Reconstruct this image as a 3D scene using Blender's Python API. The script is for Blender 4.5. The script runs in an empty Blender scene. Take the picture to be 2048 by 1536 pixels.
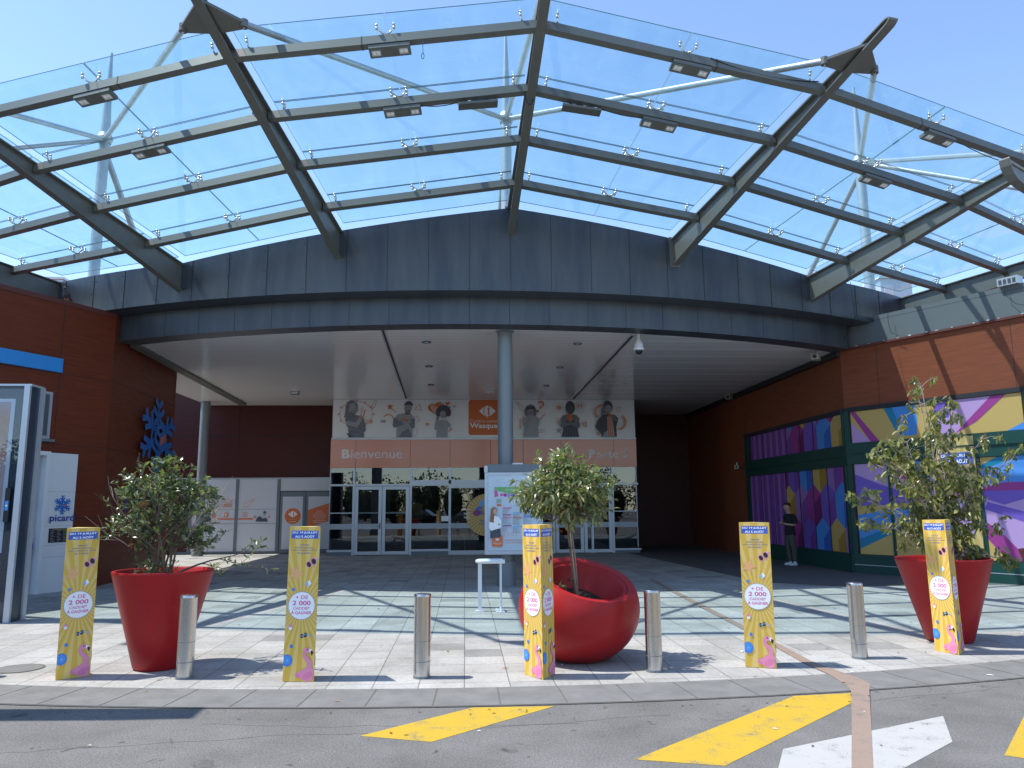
import bpy, bmesh, math, random
from mathutils import Vector, Matrix
from math import sin, cos, pi, radians, sqrt, atan2, hypot, asin, tan

# ------------------------------------------------------------------ camera, light, exposure
sc = bpy.context.scene
COL = sc.collection
CAM_H, F_PX = 1.62, 1540.0
ROLL, PITCH, YAW = radians(0.4), radians(9.086), radians(3.522)
fw = Vector((sin(YAW)*cos(PITCH), cos(YAW)*cos(PITCH), sin(PITCH)))
r0 = Vector((cos(YAW), -sin(YAW), 0)); u0 = r0.cross(fw)
rr = r0*cos(ROLL)-u0*sin(ROLL); uu = r0*sin(ROLL)+u0*cos(ROLL)
cd = bpy.data.cameras.new('camera'); cam = bpy.data.objects.new('camera', cd); COL.objects.link(cam)
cam.matrix_world = Matrix(((rr.x, uu.x, -fw.x, 0), (rr.y, uu.y, -fw.y, 0), (rr.z, uu.z, -fw.z, CAM_H), (0, 0, 0, 1)))
cd.sensor_width = 36; cd.lens = 36*F_PX/2048; cd.clip_end = 3000; cd.clip_start = .05
sc.camera = cam
sc.render.resolution_x = 1024; sc.render.resolution_y = 768

SUN_EL, SUN_AZ = radians(62), radians(4)
sdir = Vector((-cos(SUN_AZ)*cos(SUN_EL), sin(SUN_AZ)*cos(SUN_EL), sin(SUN_EL)))
w = bpy.data.worlds.new('World'); sc.world = w; w.use_nodes = True
nt = w.node_tree; bg = nt.nodes['Background']
sky = nt.nodes.new('ShaderNodeTexSky'); sky.sky_type = 'NISHITA'; sky.sun_disc = False
sky.sun_elevation = SUN_EL; sky.sun_rotation = atan2(sdir.x, sdir.y)
sky.air_density = 1.0; sky.dust_density = 0.25; sky.ozone_density = 2.4; sky.altitude = 600
hs = nt.nodes.new('ShaderNodeHueSaturation'); hs.inputs['Saturation'].default_value = 1.0
nt.links.new(sky.outputs[0], hs.inputs['Color']); nt.links.new(hs.outputs[0], bg.inputs[0]); bg.inputs[1].default_value = 0.14
sl = bpy.data.lights.new('sun', 'SUN'); sl.energy = 2.75; sl.angle = radians(.55); sl.color = (1, .955, .88)
so = bpy.data.objects.new('sun', sl); COL.objects.link(so); so.rotation_euler = sdir.to_track_quat('Z', 'Y').to_euler()
sc.view_settings.view_transform = 'Standard'; sc.view_settings.look = 'None'; sc.view_settings.gamma = 1
sc.view_settings.exposure = 1.15
sc.render.engine = 'CYCLES'
sc.cycles.max_bounces = 10; sc.cycles.transparent_max_bounces = 24
rnd = random.Random(7)

# ------------------------------------------------------------------ materials
MATS = {}
def mat(name, col, rough=.6, metal=0, spec=.5, var=None, bump=None, coat=0):
    """var=(scale, amount, stretch xyz, colour2)  bump=(scale, strength)"""
    if name in MATS: return MATS[name]
    m = bpy.data.materials.new(name); m.use_nodes = True; n = m.node_tree.nodes; l = m.node_tree.links
    b = n['Principled BSDF']; b.inputs['Base Color'].default_value = (*col, 1); b.inputs['Roughness'].default_value = rough
    b.inputs['Metallic'].default_value = metal; b.inputs['Specular IOR Level'].default_value = spec
    b.inputs['Coat Weight'].default_value = coat
    if var or bump:
        tc = n.new('ShaderNodeTexCoord')
    if var:
        s, amt, st, c2 = var
        mp = n.new('ShaderNodeMapping'); mp.inputs['Scale'].default_value = st
        l.new(tc.outputs['Object'], mp.inputs[0])
        no = n.new('ShaderNodeTexNoise'); no.inputs['Scale'].default_value = s; no.inputs['Detail'].default_value = 6; no.inputs['Roughness'].default_value = .62
        l.new(mp.outputs[0], no.inputs[0])
        cr = n.new('ShaderNodeValToRGB'); cr.color_ramp.elements[0].position = .5-.22; cr.color_ramp.elements[1].position = .5+.22
        cr.color_ramp.elements[0].color = (*[c*(1-amt)+d*amt for c, d in zip(col, c2)], 1); cr.color_ramp.elements[1].color = (*col, 1)
        l.new(no.outputs[0], cr.inputs[0]); l.new(cr.outputs[0], b.inputs['Base Color'])
        mr = n.new('ShaderNodeMapRange'); mr.inputs[3].default_value = min(1, rough*1.25); mr.inputs[4].default_value = rough*.8
        l.new(no.outputs[0], mr.inputs[0]); l.new(mr.outputs[0], b.inputs['Roughness'])
    if bump:
        n2 = n.new('ShaderNodeTexNoise'); n2.inputs['Scale'].default_value = bump[0]; n2.inputs['Detail'].default_value = 4
        l.new(tc.outputs['Object'], n2.inputs[0])
        bp = n.new('ShaderNodeBump'); bp.inputs['Strength'].default_value = bump[1]; bp.inputs['Distance'].default_value = .01
        l.new(n2.outputs[0], bp.inputs['Height']); l.new(bp.outputs[0], b.inputs['Normal'])
    MATS[name] = m; return m

def brick_mat(name, c1, c2, joint, bw, rh, off, jw, stain, rough=.8, rot=0, greens=None):
    m = bpy.data.materials.new(name); m.use_nodes = True; n = m.node_tree.nodes; l = m.node_tree.links
    b = n['Principled BSDF']; b.inputs['Roughness'].default_value = rough; b.inputs['Specular IOR Level'].default_value = .3
    tc = n.new('ShaderNodeTexCoord'); mp = n.new('ShaderNodeMapping'); mp.inputs['Rotation'].default_value = (0, 0, rot)
    l.new(tc.outputs['Object'], mp.inputs[0])
    br = n.new('ShaderNodeTexBrick'); br.offset = off; br.inputs['Scale'].default_value = 1
    br.inputs['Brick Width'].default_value = bw; br.inputs['Row Height'].default_value = rh
    br.inputs['Mortar Size'].default_value = jw; br.inputs['Mortar Smooth'].default_value = .1
    br.inputs['Color1'].default_value = (*c1, 1); br.inputs['Color2'].default_value = (*c2, 1); br.inputs['Mortar'].default_value = (*joint, 1)
    l.new(mp.outputs[0], br.inputs['Vector'])
    vo = n.new('ShaderNodeTexVoronoi'); vo.feature = 'F1'  # random darker slabs
    sn = n.new('ShaderNodeVectorMath'); sn.operation = 'SNAP'; sn.inputs[1].default_value = (bw, rh, 1); l.new(mp.outputs[0], sn.inputs[0])
    wn = n.new('ShaderNodeTexWhiteNoise'); wn.noise_dimensions = '2D'; l.new(sn.outputs[0], wn.inputs['Vector'])
    cr = n.new('ShaderNodeValToRGB'); e = cr.color_ramp.elements; e[0].position = 0; e[0].color = (.66, .67, .68, 1); e[1].position = 1; e[1].color = (1.0, 1.0, .99, 1)
    e2 = cr.color_ramp.elements.new(.035); e2.color = (.7, .7, .71, 1); e3 = cr.color_ramp.elements.new(.05); e3.color = (.9, .9, .9, 1)
    l.new(wn.outputs['Value'], cr.inputs[0])
    mu = n.new('ShaderNodeMix'); mu.data_type = 'RGBA'; mu.blend_type = 'MULTIPLY'; mu.inputs[0].default_value = 1
    l.new(br.outputs['Color'], mu.inputs[6]); l.new(cr.outputs[0], mu.inputs[7])
    no = n.new('ShaderNodeTexNoise'); no.inputs['Scale'].default_value = .9; no.inputs['Detail'].default_value = 8; no.inputs['Roughness'].default_value = .7
    l.new(tc.outputs['Object'], no.inputs[0])
    c3 = n.new('ShaderNodeValToRGB'); c3.color_ramp.elements[0].position = .34; c3.color_ramp.elements[0].color = (*stain, 1); c3.color_ramp.elements[1].position = .62; c3.color_ramp.elements[1].color = (1, 1, 1, 1)
    l.new(no.outputs[0], c3.inputs[0])
    m2 = n.new('ShaderNodeMix'); m2.data_type = 'RGBA'; m2.blend_type = 'MULTIPLY'; m2.inputs[0].default_value = 1
    l.new(mu.outputs[2], m2.inputs[6]); l.new(c3.outputs[0], m2.inputs[7])
    n2 = n.new('ShaderNodeTexNoise'); n2.inputs['Scale'].default_value = 26; n2.inputs['Detail'].default_value = 6; l.new(tc.outputs['Object'], n2.inputs[0])
    c4 = n.new('ShaderNodeValToRGB'); c4.color_ramp.elements[0].position = .3; c4.color_ramp.elements[0].color = (.8, .8, .8, 1); c4.color_ramp.elements[1].position = .6; c4.color_ramp.elements[1].color = (1, 1, 1, 1)
    l.new(n2.outputs[0], c4.inputs[0])
    m3 = n.new('ShaderNodeMix'); m3.data_type = 'RGBA'; m3.blend_type = 'MULTIPLY'; m3.inputs[0].default_value = 1
    l.new(m2.outputs[2], m3.inputs[6]); l.new(c4.outputs[0], m3.inputs[7]); l.new(m3.outputs[2], b.inputs['Base Color'])
    bp = n.new('ShaderNodeBump'); bp.inputs['Strength'].default_value = .35; bp.inputs['Distance'].default_value = .006; l.new(n2.outputs[0], bp.inputs['Height']); l.new(bp.outputs[0], b.inputs['Normal'])
    MATS[name] = m; return m

def glass_mat(name, tint, refl=.06, rough=0.0, glosscol=(1, 1, 1), dust=0):
    m = bpy.data.materials.new(name); m.use_nodes = True; n = m.node_tree.nodes; l = m.node_tree.links
    for x in list(n):
        if x.type != 'OUTPUT_MATERIAL': n.remove(x)
    out = [x for x in n if x.type == 'OUTPUT_MATERIAL'][0]
    t = n.new('ShaderNodeBsdfTransparent'); t.inputs[0].default_value = (*tint, 1)
    g = n.new('ShaderNodeBsdfGlossy'); g.inputs['Color'].default_value = (*glosscol, 1); g.inputs['Roughness'].default_value = rough
    lw = n.new('ShaderNodeLayerWeight'); lw.inputs[0].default_value = .5   # same from both sides of a thin pane
    pw = n.new('ShaderNodeMath'); pw.operation = 'POWER'; pw.inputs[1].default_value = 4.5; l.new(lw.outputs['Facing'], pw.inputs[0])
    mr = n.new('ShaderNodeMath'); mr.operation = 'MULTIPLY_ADD'; mr.inputs[1].default_value = .85; mr.inputs[2].default_value = .04+refl; mr.use_clamp = True
    l.new(pw.outputs[0], mr.inputs[0])
    mx = n.new('ShaderNodeMixShader'); l.new(mr.outputs[0], mx.inputs[0]); l.new(t.outputs[0], mx.inputs[1]); l.new(g.outputs[0], mx.inputs[2])
    if dust:
        tc = n.new('ShaderNodeTexCoord'); no = n.new('ShaderNodeTexNoise'); no.inputs['Scale'].default_value = 1.6; no.inputs['Detail'].default_value = 9; no.inputs['Roughness'].default_value = .7; no.inputs['Distortion'].default_value = .8
        mp = n.new('ShaderNodeMapping'); mp.inputs['Scale'].default_value = (1, .35, 1); l.new(tc.outputs['Object'], mp.inputs[0]); l.new(mp.outputs[0], no.inputs['Vector'])
        rm = n.new('ShaderNodeMapRange'); rm.inputs[1].default_value = .38; rm.inputs[2].default_value = .72; rm.inputs[3].default_value = dust*.35; rm.inputs[4].default_value = dust*1.9; l.new(no.outputs[0], rm.inputs[0])
        tl = n.new('ShaderNodeBsdfTranslucent'); tl.inputs[0].default_value = (.62, .80, .84, 1); m2 = n.new('ShaderNodeMixShader'); l.new(rm.outputs[0], m2.inputs[0]); l.new(mx.outputs[0], m2.inputs[1]); l.new(tl.outputs[0], m2.inputs[2]); mx = m2
    l.new(mx.outputs[0], out.inputs[0]); MATS[name] = m; return m

def asphalt_mat():
    m = mat('asphalt', (.13, .128, .125), .9, 0, .25)
    n = m.node_tree.nodes; l = m.node_tree.links; b = n['Principled BSDF']
    tc = n.new('ShaderNodeTexCoord')
    a = n.new('ShaderNodeTexNoise'); a.inputs['Scale'].default_value = 1.1; a.inputs['Detail'].default_value = 7; a.inputs['Roughness'].default_value = .65
    c = n.new('ShaderNodeTexVoronoi'); c.inputs['Scale'].default_value = 120
    d = n.new('ShaderNodeTexNoise'); d.inputs['Scale'].default_value = 60; d.inputs['Detail'].default_value = 5; d.inputs['Roughness'].default_value = .8
    for x in (a, c, d): l.new(tc.outputs['Object'], x.inputs['Vector'])
    r1 = n.new('ShaderNodeValToRGB'); r1.color_ramp.elements[0].position = .3; r1.color_ramp.elements[0].color = (.132, .129, .122, 1); r1.color_ramp.elements[1].position = .7; r1.color_ramp.elements[1].color = (.208, .203, .194, 1)
    l.new(a.outputs[0], r1.inputs[0])
    r2 = n.new('ShaderNodeValToRGB'); r2.color_ramp.elements[0].position = .34; r2.color_ramp.elements[0].color = (.62, .62, .62, 1); r2.color_ramp.elements[1].position = .66; r2.color_ramp.elements[1].color = (1.3, 1.3, 1.28, 1)
    l.new(d.outputs[0], r2.inputs[0])
    mu = n.new('ShaderNodeMix'); mu.data_type = 'RGBA'; mu.blend_type = 'MULTIPLY'; mu.inputs[0].default_value = 1; mu.clamp_result = False
    l.new(r1.outputs[0], mu.inputs[6]); l.new(r2.outputs[0], mu.inputs[7]); l.new(mu.outputs[2], b.inputs['Base Color'])
    e = n.new('ShaderNodeTexNoise'); e.inputs['Scale'].default_value = 3.1; e.inputs['Detail'].default_value = 3; e.inputs['Distortion'].default_value = 1.2; l.new(tc.outputs['Object'], e.inputs['Vector'])
    r3 = n.new('ShaderNodeValToRGB'); r3.color_ramp.elements[0].position = .27; r3.color_ramp.elements[0].color = (.45, .45, .45, 1); r3.color_ramp.elements[1].position = .34; r3.color_ramp.elements[1].color = (1, 1, 1, 1); l.new(e.outputs[0], r3.inputs[0])
    m9 = n.new('ShaderNodeMix'); m9.data_type = 'RGBA'; m9.blend_type = 'MULTIPLY'; m9.inputs[0].default_value = 1; l.new(mu.outputs[2], m9.inputs[6]); l.new(r3.outputs[0], m9.inputs[7]); l.new(m9.outputs[2], b.inputs['Base Color'])
    bp = n.new('ShaderNodeBump'); bp.inputs['Strength'].default_value = .7; bp.inputs['Distance'].default_value = .006
    l.new(c.outputs[0], bp.inputs['Height']); l.new(bp.outputs[0], b.inputs['Normal'])
    return m

def worn_paint(name, col, under=(.15, .148, .142), wear=.4):
    m = mat(name, col, .75, 0, .3); n = m.node_tree.nodes; l = m.node_tree.links; b = n['Principled BSDF']
    tc = n.new('ShaderNodeTexCoord')
    a = n.new('ShaderNodeTexNoise'); a.inputs['Scale'].default_value = 110; a.inputs['Detail'].default_value = 8; a.inputs['Roughness'].default_value = .75
    c = n.new('ShaderNodeTexNoise'); c.inputs['Scale'].default_value = 5; c.inputs['Detail'].default_value = 8; c.inputs['Roughness'].default_value = .7
    for x in (a, c): l.new(tc.outputs['Object'], x.inputs['Vector'])
    ad = n.new('ShaderNodeMath'); ad.operation = 'MULTIPLY_ADD'; ad.inputs[1].default_value = .8; l.new(c.outputs[0], ad.inputs[0]); l.new(a.outputs[0], ad.inputs[2])
    r = n.new('ShaderNodeValToRGB'); r.color_ramp.elements[0].position = wear+.27; r.color_ramp.elements[0].color = (*under, 1); r.color_ramp.elements[1].position = wear+.37; r.color_ramp.elements[1].color = (*col, 1)
    l.new(ad.outputs[0], r.inputs[0]); l.new(r.outputs[0], b.inputs['Base Color'])
    bp = n.new('ShaderNodeBump'); bp.inputs['Strength'].default_value = .3; bp.inputs['Distance'].default_value = .004; l.new(a.outputs[0], bp.inputs['Height']); l.new(bp.outputs[0], b.inputs['Normal'])
    return m

M_asph = asphalt_mat()
M_pave = brick_mat('paving_stone', (.49, .485, .465), (.42, .416, .40), (.22, .21, .19), .42, .42, 0, .006, (.70, .69, .66))
M_kerbs = mat('kerb_stone', (.21, .21, .20), .8, 0, .3, (3.5, .8, (1, 1, 1), (.13, .13, .125)), (60, .3))
M_kjoint = mat('dark_joint', (.12, .115, .105), .9)
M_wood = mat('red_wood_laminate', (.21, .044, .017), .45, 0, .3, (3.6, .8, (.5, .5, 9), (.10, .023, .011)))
M_woodr = mat('shade_darkened_wood_laminate', (.080, .019, .016), .45, 0, .3, (3.6, .7, (.5, .5, 9), (.045, .012, .011)))  # rear and recess wall wood, deep shade put into its darker colour
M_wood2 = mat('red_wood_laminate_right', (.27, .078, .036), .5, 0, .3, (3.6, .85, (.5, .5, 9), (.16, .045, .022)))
M_wcap = mat('red_wall_cap', (.13, .035, .028), .5)
M_zinc = mat('zinc_cladding', (.050, .060, .084), .38, .3, .5, (2.6, 1.0, (1, 1, .16), (.10, .112, .125)), (5, .10))
M_zinc2 = mat('painted_parapet', (.13, .148, .16), .6, .0, .4, (2, .3, (1, 1, 1), (.15, .17, .19)))
M_joint = mat('seam', (.02, .022, .028), .7)
M_steel = mat('grey_green_steel_paint', (.17, .175, .16), .45, .3, .5, (6, .4, (1, 1, 1), (.115, .115, .10)))
M_galv = mat('galvanised_steel', (.42, .47, .50), .42, .55, .5, (5, .4, (1, 1, 1), (.3, .35, .37)))
M_ss = mat('polished_stainless', (.72, .7, .66), .22, 1)
M_black = mat('black_plastic', (.015, .015, .017), .5)
M_soffit = mat('white_soffit_panel', (.92, .91, .89), .17, 0, .6)
M_col = mat('blue_grey_column_paint', (.21, .235, .245), .38, .1, .5, (2, .2, (1, 1, 1), (.17, .19, .20)))
M_white = mat('white_paint', (.78, .78, .78), .45)
M_wall_white = mat('white_film', (.62, .64, .67), .4)
M_alu = mat('grey_aluminium', (.52, .55, .60), .35, .4)
M_grayf = mat('grey_frame', (.16, .19, .21), .5)
M_red = mat('red_planter_plastic', (.40, .012, .014), .42, 0, .3, (3.2, .55, (1, 1, .5), (.27, .02, .018)), (30, .05))
_n = M_red.node_tree.nodes; _l = M_red.node_tree.links; _b = _n['Principled BSDF']; _c = _b.inputs['Base Color'].links[0].from_socket
_t = _n.new('ShaderNodeTexCoord'); _k = _n.new('ShaderNodeTexNoise'); _k.inputs['Scale'].default_value = 7; _k.inputs['Detail'].default_value = 12; _k.inputs['Roughness'].default_value = .8; _k.inputs['Distortion'].default_value = 1.5; _l.new(_t.outputs['Object'], _k.inputs['Vector'])
_r = _n.new('ShaderNodeMapRange'); _r.inputs[1].default_value = .60; _r.inputs[2].default_value = .70; _r.inputs[3].default_value = 0; _r.inputs[4].default_value = .45; _l.new(_k.outputs[0], _r.inputs[0])
_m = _n.new('ShaderNodeMix'); _m.data_type = 'RGBA'; _m.inputs[7].default_value = (.42, .10, .085, 1); _l.new(_r.outputs[0], _m.inputs[0]); _l.new(_c, _m.inputs[6]); _l.new(_m.outputs[2], _b.inputs['Base Color'])
M_soil = mat('planter_soil', (.035, .022, .014), 1)
M_yel = mat('banner_yellow', (.70, .44, .055), .5)
M_yel2 = mat('banner_pale_yellow', (.78, .55, .17), .5)
M_bblue = mat('banner_blue', (.05, .12, .48), .5)
M_ink = mat('blue_ink', (.12, .15, .35), .5)
M_pink = mat('pink_print', (.72, .14, .35), .5)
M_fpink = mat('flamingo_pink', (.82, .28, .42), .5)
M_fpink2 = mat('flamingo_dark_pink', (.74, .22, .38), .5)
M_ball = mat('ball_blue', (.05, .22, .68), .4)
M_ball2 = mat('ball_light_blue', (.25, .5, .85), .4)
M_star = mat('starfish_print', (.85, .42, .18), .5)
M_blk = mat('black_print', (.02, .02, .025), .5)
M_white2 = mat('white_print', (.94, .94, .94), .5)
M_or = mat('orange_gloss_panel', (.72, .19, .095), .16, 0, .6)
M_or2 = mat('orange_print', (.72, .17, .04), .5)
M_orl = mat('orange_line_print', (.75, .36, .22), .5)
M_g1 = mat('grey_print_light', (.42, .44, .48), .5, var=(9, .5, (1, 1, 1), (.28, .30, .34)))
M_g2 = mat('grey_print_mid', (.26, .28, .33), .5, var=(9, .8, (1, 1, 1), (.10, .11, .15)))
M_g3 = mat('grey_print_dark', (.05, .055, .075), .5, var=(12, .8, (1, 1, 1), (.10, .11, .14)))
M_skinp = mat('grey_print_skin', (.34, .35, .38), .5)
M_skinp2 = mat('grey_print_dark_skin', (.10, .105, .13), .5)
M_post = mat('poster_white', (.90, .91, .93), .3, 0, .5)
M_snow = mat('blue_sign_plastic', (.015, .17, .56), .4)
M_snow2 = mat('navy_sign_plastic', (.015, .04, .30), .4)
M_strip = mat('blue_strip_sign', (.04, .30, .75), .4)
M_dgreen = mat('dark_green_frame', (.008, .055, .045), .45)
M_gold = mat('mural_gold', (.56, .37, .12), .45)
M_gold2 = mat('mural_dark_gold', (.38, .22, .03), .45)
M_lil = mat('mural_lilac', (.50, .30, .58), .45)
M_pur = mat('mural_purple', (.18, .10, .48), .45)
M_pur2 = mat('mural_deep_purple', (.20, .06, .34), .45)
M_pur3 = mat('mural_stripe', (.34, .17, .46), .45)
M_mag = mat('mural_magenta', (.34, .045, .24), .45)
M_mag2 = mat('mural_dark_magenta', (.16, .015, .12), .45)
M_blu = mat('mural_blue', (.07, .26, .68), .45)
M_blu2 = mat('mural_deep_blue', (.03, .12, .50), .45)
M_teal = mat('mural_teal', (.01, .20, .35), .45)
M_mpink = mat('mural_pink', (.62, .04, .25), .45)
M_yline = worn_paint('yellow_road_paint', (.50, .33, .03), wear=.455)
M_wline = worn_paint('white_road_paint', (.42, .415, .40), wear=.455)
M_oline = worn_paint('faded_orange_line', (.29, .215, .17), (.19, .165, .145), wear=.50)
M_bark = mat('bark', (.20, .15, .11), .9, 0, .2, (20, .5, (1, 1, .3), (.1, .07, .05)))
M_twig = mat('pale_twig', (.36, .30, .25), .8)
M_glass = glass_mat('canopy_glass', (.73, .90, .935), .02, dust=.032)
M_edge = mat('glass_edge', (.10, .20, .19), .3)
M_pane = glass_mat('entrance_glass', (.50, .54, .56), .045)
M_pane2 = glass_mat('display_glass', (.9, .93, .95), -.02)
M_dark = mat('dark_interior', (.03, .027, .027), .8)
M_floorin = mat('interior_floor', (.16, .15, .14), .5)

# ------------------------------------------------------------------ object helpers
def tagset(o, label=None, cat=None, group=None, kind=None):
    if label: o['label'] = label
    if cat: o['category'] = cat
    if group: o['group'] = group
    if kind: o['kind'] = kind
    return o
def thing(name, label, cat, loc=(0, 0, 0), rz=0, group=None):
    o = bpy.data.objects.new(name, None); COL.objects.link(o); o.location = loc; o.rotation_euler = (0, 0, rz); o.empty_display_size = .2
    return tagset(o, label, cat, group)
class MB:
    def __init__(s): s.v = []; s.f = []; s.m = []; s.mats = []; s.M = Matrix.Identity(4)
    def mi(s, m):
        if m not in s.mats: s.mats.append(m)
        return s.mats.index(m)
    def add(s, vs, fs, m):
        k = len(s.v); s.v += [tuple(s.M @ Vector(v)) for v in vs]; i = s.mi(m)
        for f in fs: s.f.append([a+k for a in f]); s.m.append(i)
    def box(s, x0, x1, y0, y1, z0, z1, m):
        s.add([(x, y, z) for z in (z0, z1) for y in (y0, y1) for x in (x0, x1)],
              [(0, 2, 3, 1), (4, 5, 7, 6), (0, 1, 5, 4), (2, 6, 7, 3), (0, 4, 6, 2), (1, 3, 7, 5)], m)
    def prism(s, poly, z0, z1, m, top=True, bot=True):
        a = sum(poly[i][0]*poly[(i+1) % len(poly)][1]-poly[(i+1) % len(poly)][0]*poly[i][1] for i in range(len(poly)))
        if a < 0: poly = poly[::-1]
        n = len(poly); vs = [(p[0], p[1], z0) for p in poly]+[(p[0], p[1], z1) for p in poly]
        fs = [(i, (i+1) % n, n+(i+1) % n, n+i) for i in range(n)]
        if top: fs.append(tuple(range(n, 2*n)))
        if bot: fs.append(tuple(range(n-1, -1, -1)))
        s.add(vs, fs, m)
    def tube(s, pts, rad, m, seg=10, cap=True):
        pts = [Vector(p) for p in pts]; n = len(pts)
        if not hasattr(rad, '__len__'): rad = [rad]*n
        vs = []; prev = None
        for i, p in enumerate(pts):
            d = (pts[min(i+1, n-1)]-pts[max(i-1, 0)]).normalized()
            if prev is None:
                a = d.orthogonal().normalized()
            else:
                a = (prev-d*prev.dot(d)); a = a.normalized() if a.length > 1e-6 else d.orthogonal().normalized()
            prev = a; b = d.cross(a)
            for k in range(seg):
                t = 2*pi*k/seg; vs.append(tuple(p+(a*cos(t)+b*sin(t))*rad[i]))
        fs = [(i*seg+k, i*seg+(k+1) % seg, (i+1)*seg+(k+1) % seg, (i+1)*seg+k) for i in range(n-1) for k in range(seg)]
        if cap: fs += [tuple(range(seg-1, -1, -1)), tuple((n-1)*seg+k for k in range(seg))]
        s.add(vs, fs, m)
    def lathe(s, prof, m, seg=32, cx=0, cy=0, close=False):
        vs = []; n = len(prof)
        for r, z in prof:
            for k in range(seg):
                t = 2*pi*k/seg; vs.append((cx+r*cos(t), cy+r*sin(t), z))
        fs = [(i*seg+k, i*seg+(k+1) % seg, (i+1)*seg+(k+1) % seg, (i+1)*seg+k) for i in range(n-1) for k in range(seg)]
        if close: fs += [tuple(range(seg-1, -1, -1)), tuple((n-1)*seg+k for k in range(seg))]
        s.add(vs, fs, m)
    def ball(s, c, r, m, seg=12, rings=8):
        c = Vector(c)
        if not hasattr(r, '__len__'): r = (r, r, r)
        vs = [(c.x, c.y, c.z-r[2])]
        for i in range(1, rings):
            a = -pi/2+pi*i/rings
            for k in range(seg):
                t = 2*pi*k/seg; vs.append((c.x+r[0]*cos(a)*cos(t), c.y+r[1]*cos(a)*sin(t), c.z+r[2]*sin(a)))
        vs.append((c.x, c.y, c.z+r[2])); L = len(vs)-1
        fs = [(0, 1+(k+1) % seg, 1+k) for k in range(seg)]
        for i in range(rings-2):
            for k in range(seg): fs.append((1+i*seg+k, 1+i*seg+(k+1) % seg, 1+(i+1)*seg+(k+1) % seg, 1+(i+1)*seg+k))
        o = 1+(rings-2)*seg; fs += [(o+k, o+(k+1) % seg, L) for k in range(seg)]
        s.add(vs, fs, m)
    def build(s, name, parent=None, smooth=False, label=None, cat=None, group=None, kind=None, loc=None, auto=None):
        me = bpy.data.meshes.new(name); me.from_pydata(s.v, [], s.f)
        for m in s.mats: me.materials.append(m)
        me.polygons.foreach_set('material_index', s.m)
        if smooth: me.polygons.foreach_set('use_smooth', [True]*len(s.f))
        me.update()
        if smooth and auto: me.set_sharp_from_angle(angle=radians(auto))
        o = bpy.data.objects.new(name, me); COL.objects.link(o)
        if parent: o.parent = parent
        if loc: o.location = loc
        return tagset(o, label, cat, group, kind)

def frame(origin, u, v=(0, 0, 1)):
    """matrix whose x axis is u, y axis is v, z axis the outward normal"""
    u = Vector(u).normalized(); v = Vector(v).normalized(); n = u.cross(v)
    return Matrix(((u.x, v.x, n.x, origin[0]), (u.y, v.y, n.y, origin[1]), (u.z, v.z, n.z, origin[2]), (0, 0, 0, 1)))
TXT = {}
def text_geo(body, bold=0.0):
    k = (body, bold)
    if k in TXT: return TXT[k]
    c = bpy.data.curves.new('lettering', 'FONT'); c.body = body; c.size = 1; c.resolution_u = 3; c.offset = bold; c.fill_mode = 'FRONT'
    o = bpy.data.objects.new('lettering', c); COL.objects.link(o)
    bpy.context.view_layer.update()
    me = bpy.data.meshes.new_from_object(o.evaluated_get(bpy.context.evaluated_depsgraph_get()))
    vs = [tuple(v.co) for v in me.vertices]; fs = [tuple(p.vertices) for p in me.polygons]
    bpy.data.objects.remove(o); bpy.data.curves.remove(c); bpy.data.meshes.remove(me)
    if not vs: vs = [(0, 0, 0)]
    bb = (min(v[0] for v in vs), max(v[0] for v in vs), min(v[1] for v in vs), max(v[1] for v in vs))
    TXT[k] = (vs, fs, bb); return TXT[k]
def clip(poly, x0, x1, y0, y1):
    for ax, val, sg in ((0, x0, 1), (0, x1, -1), (1, y0, 1), (1, y1, -1)):
        out = []
        for i in range(len(poly)):
            a, b = poly[i], poly[(i+1) % len(poly)]; da, db = (a[ax]-val)*sg, (b[ax]-val)*sg
            if da >= 0: out.append(a)
            if (da > 0 > db) or (da < 0 < db):
                t = da/(da-db); out.append((a[0]+(b[0]-a[0])*t, a[1]+(b[1]-a[1])*t))
        poly = out
        if len(poly) < 3: return []
    return poly
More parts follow.
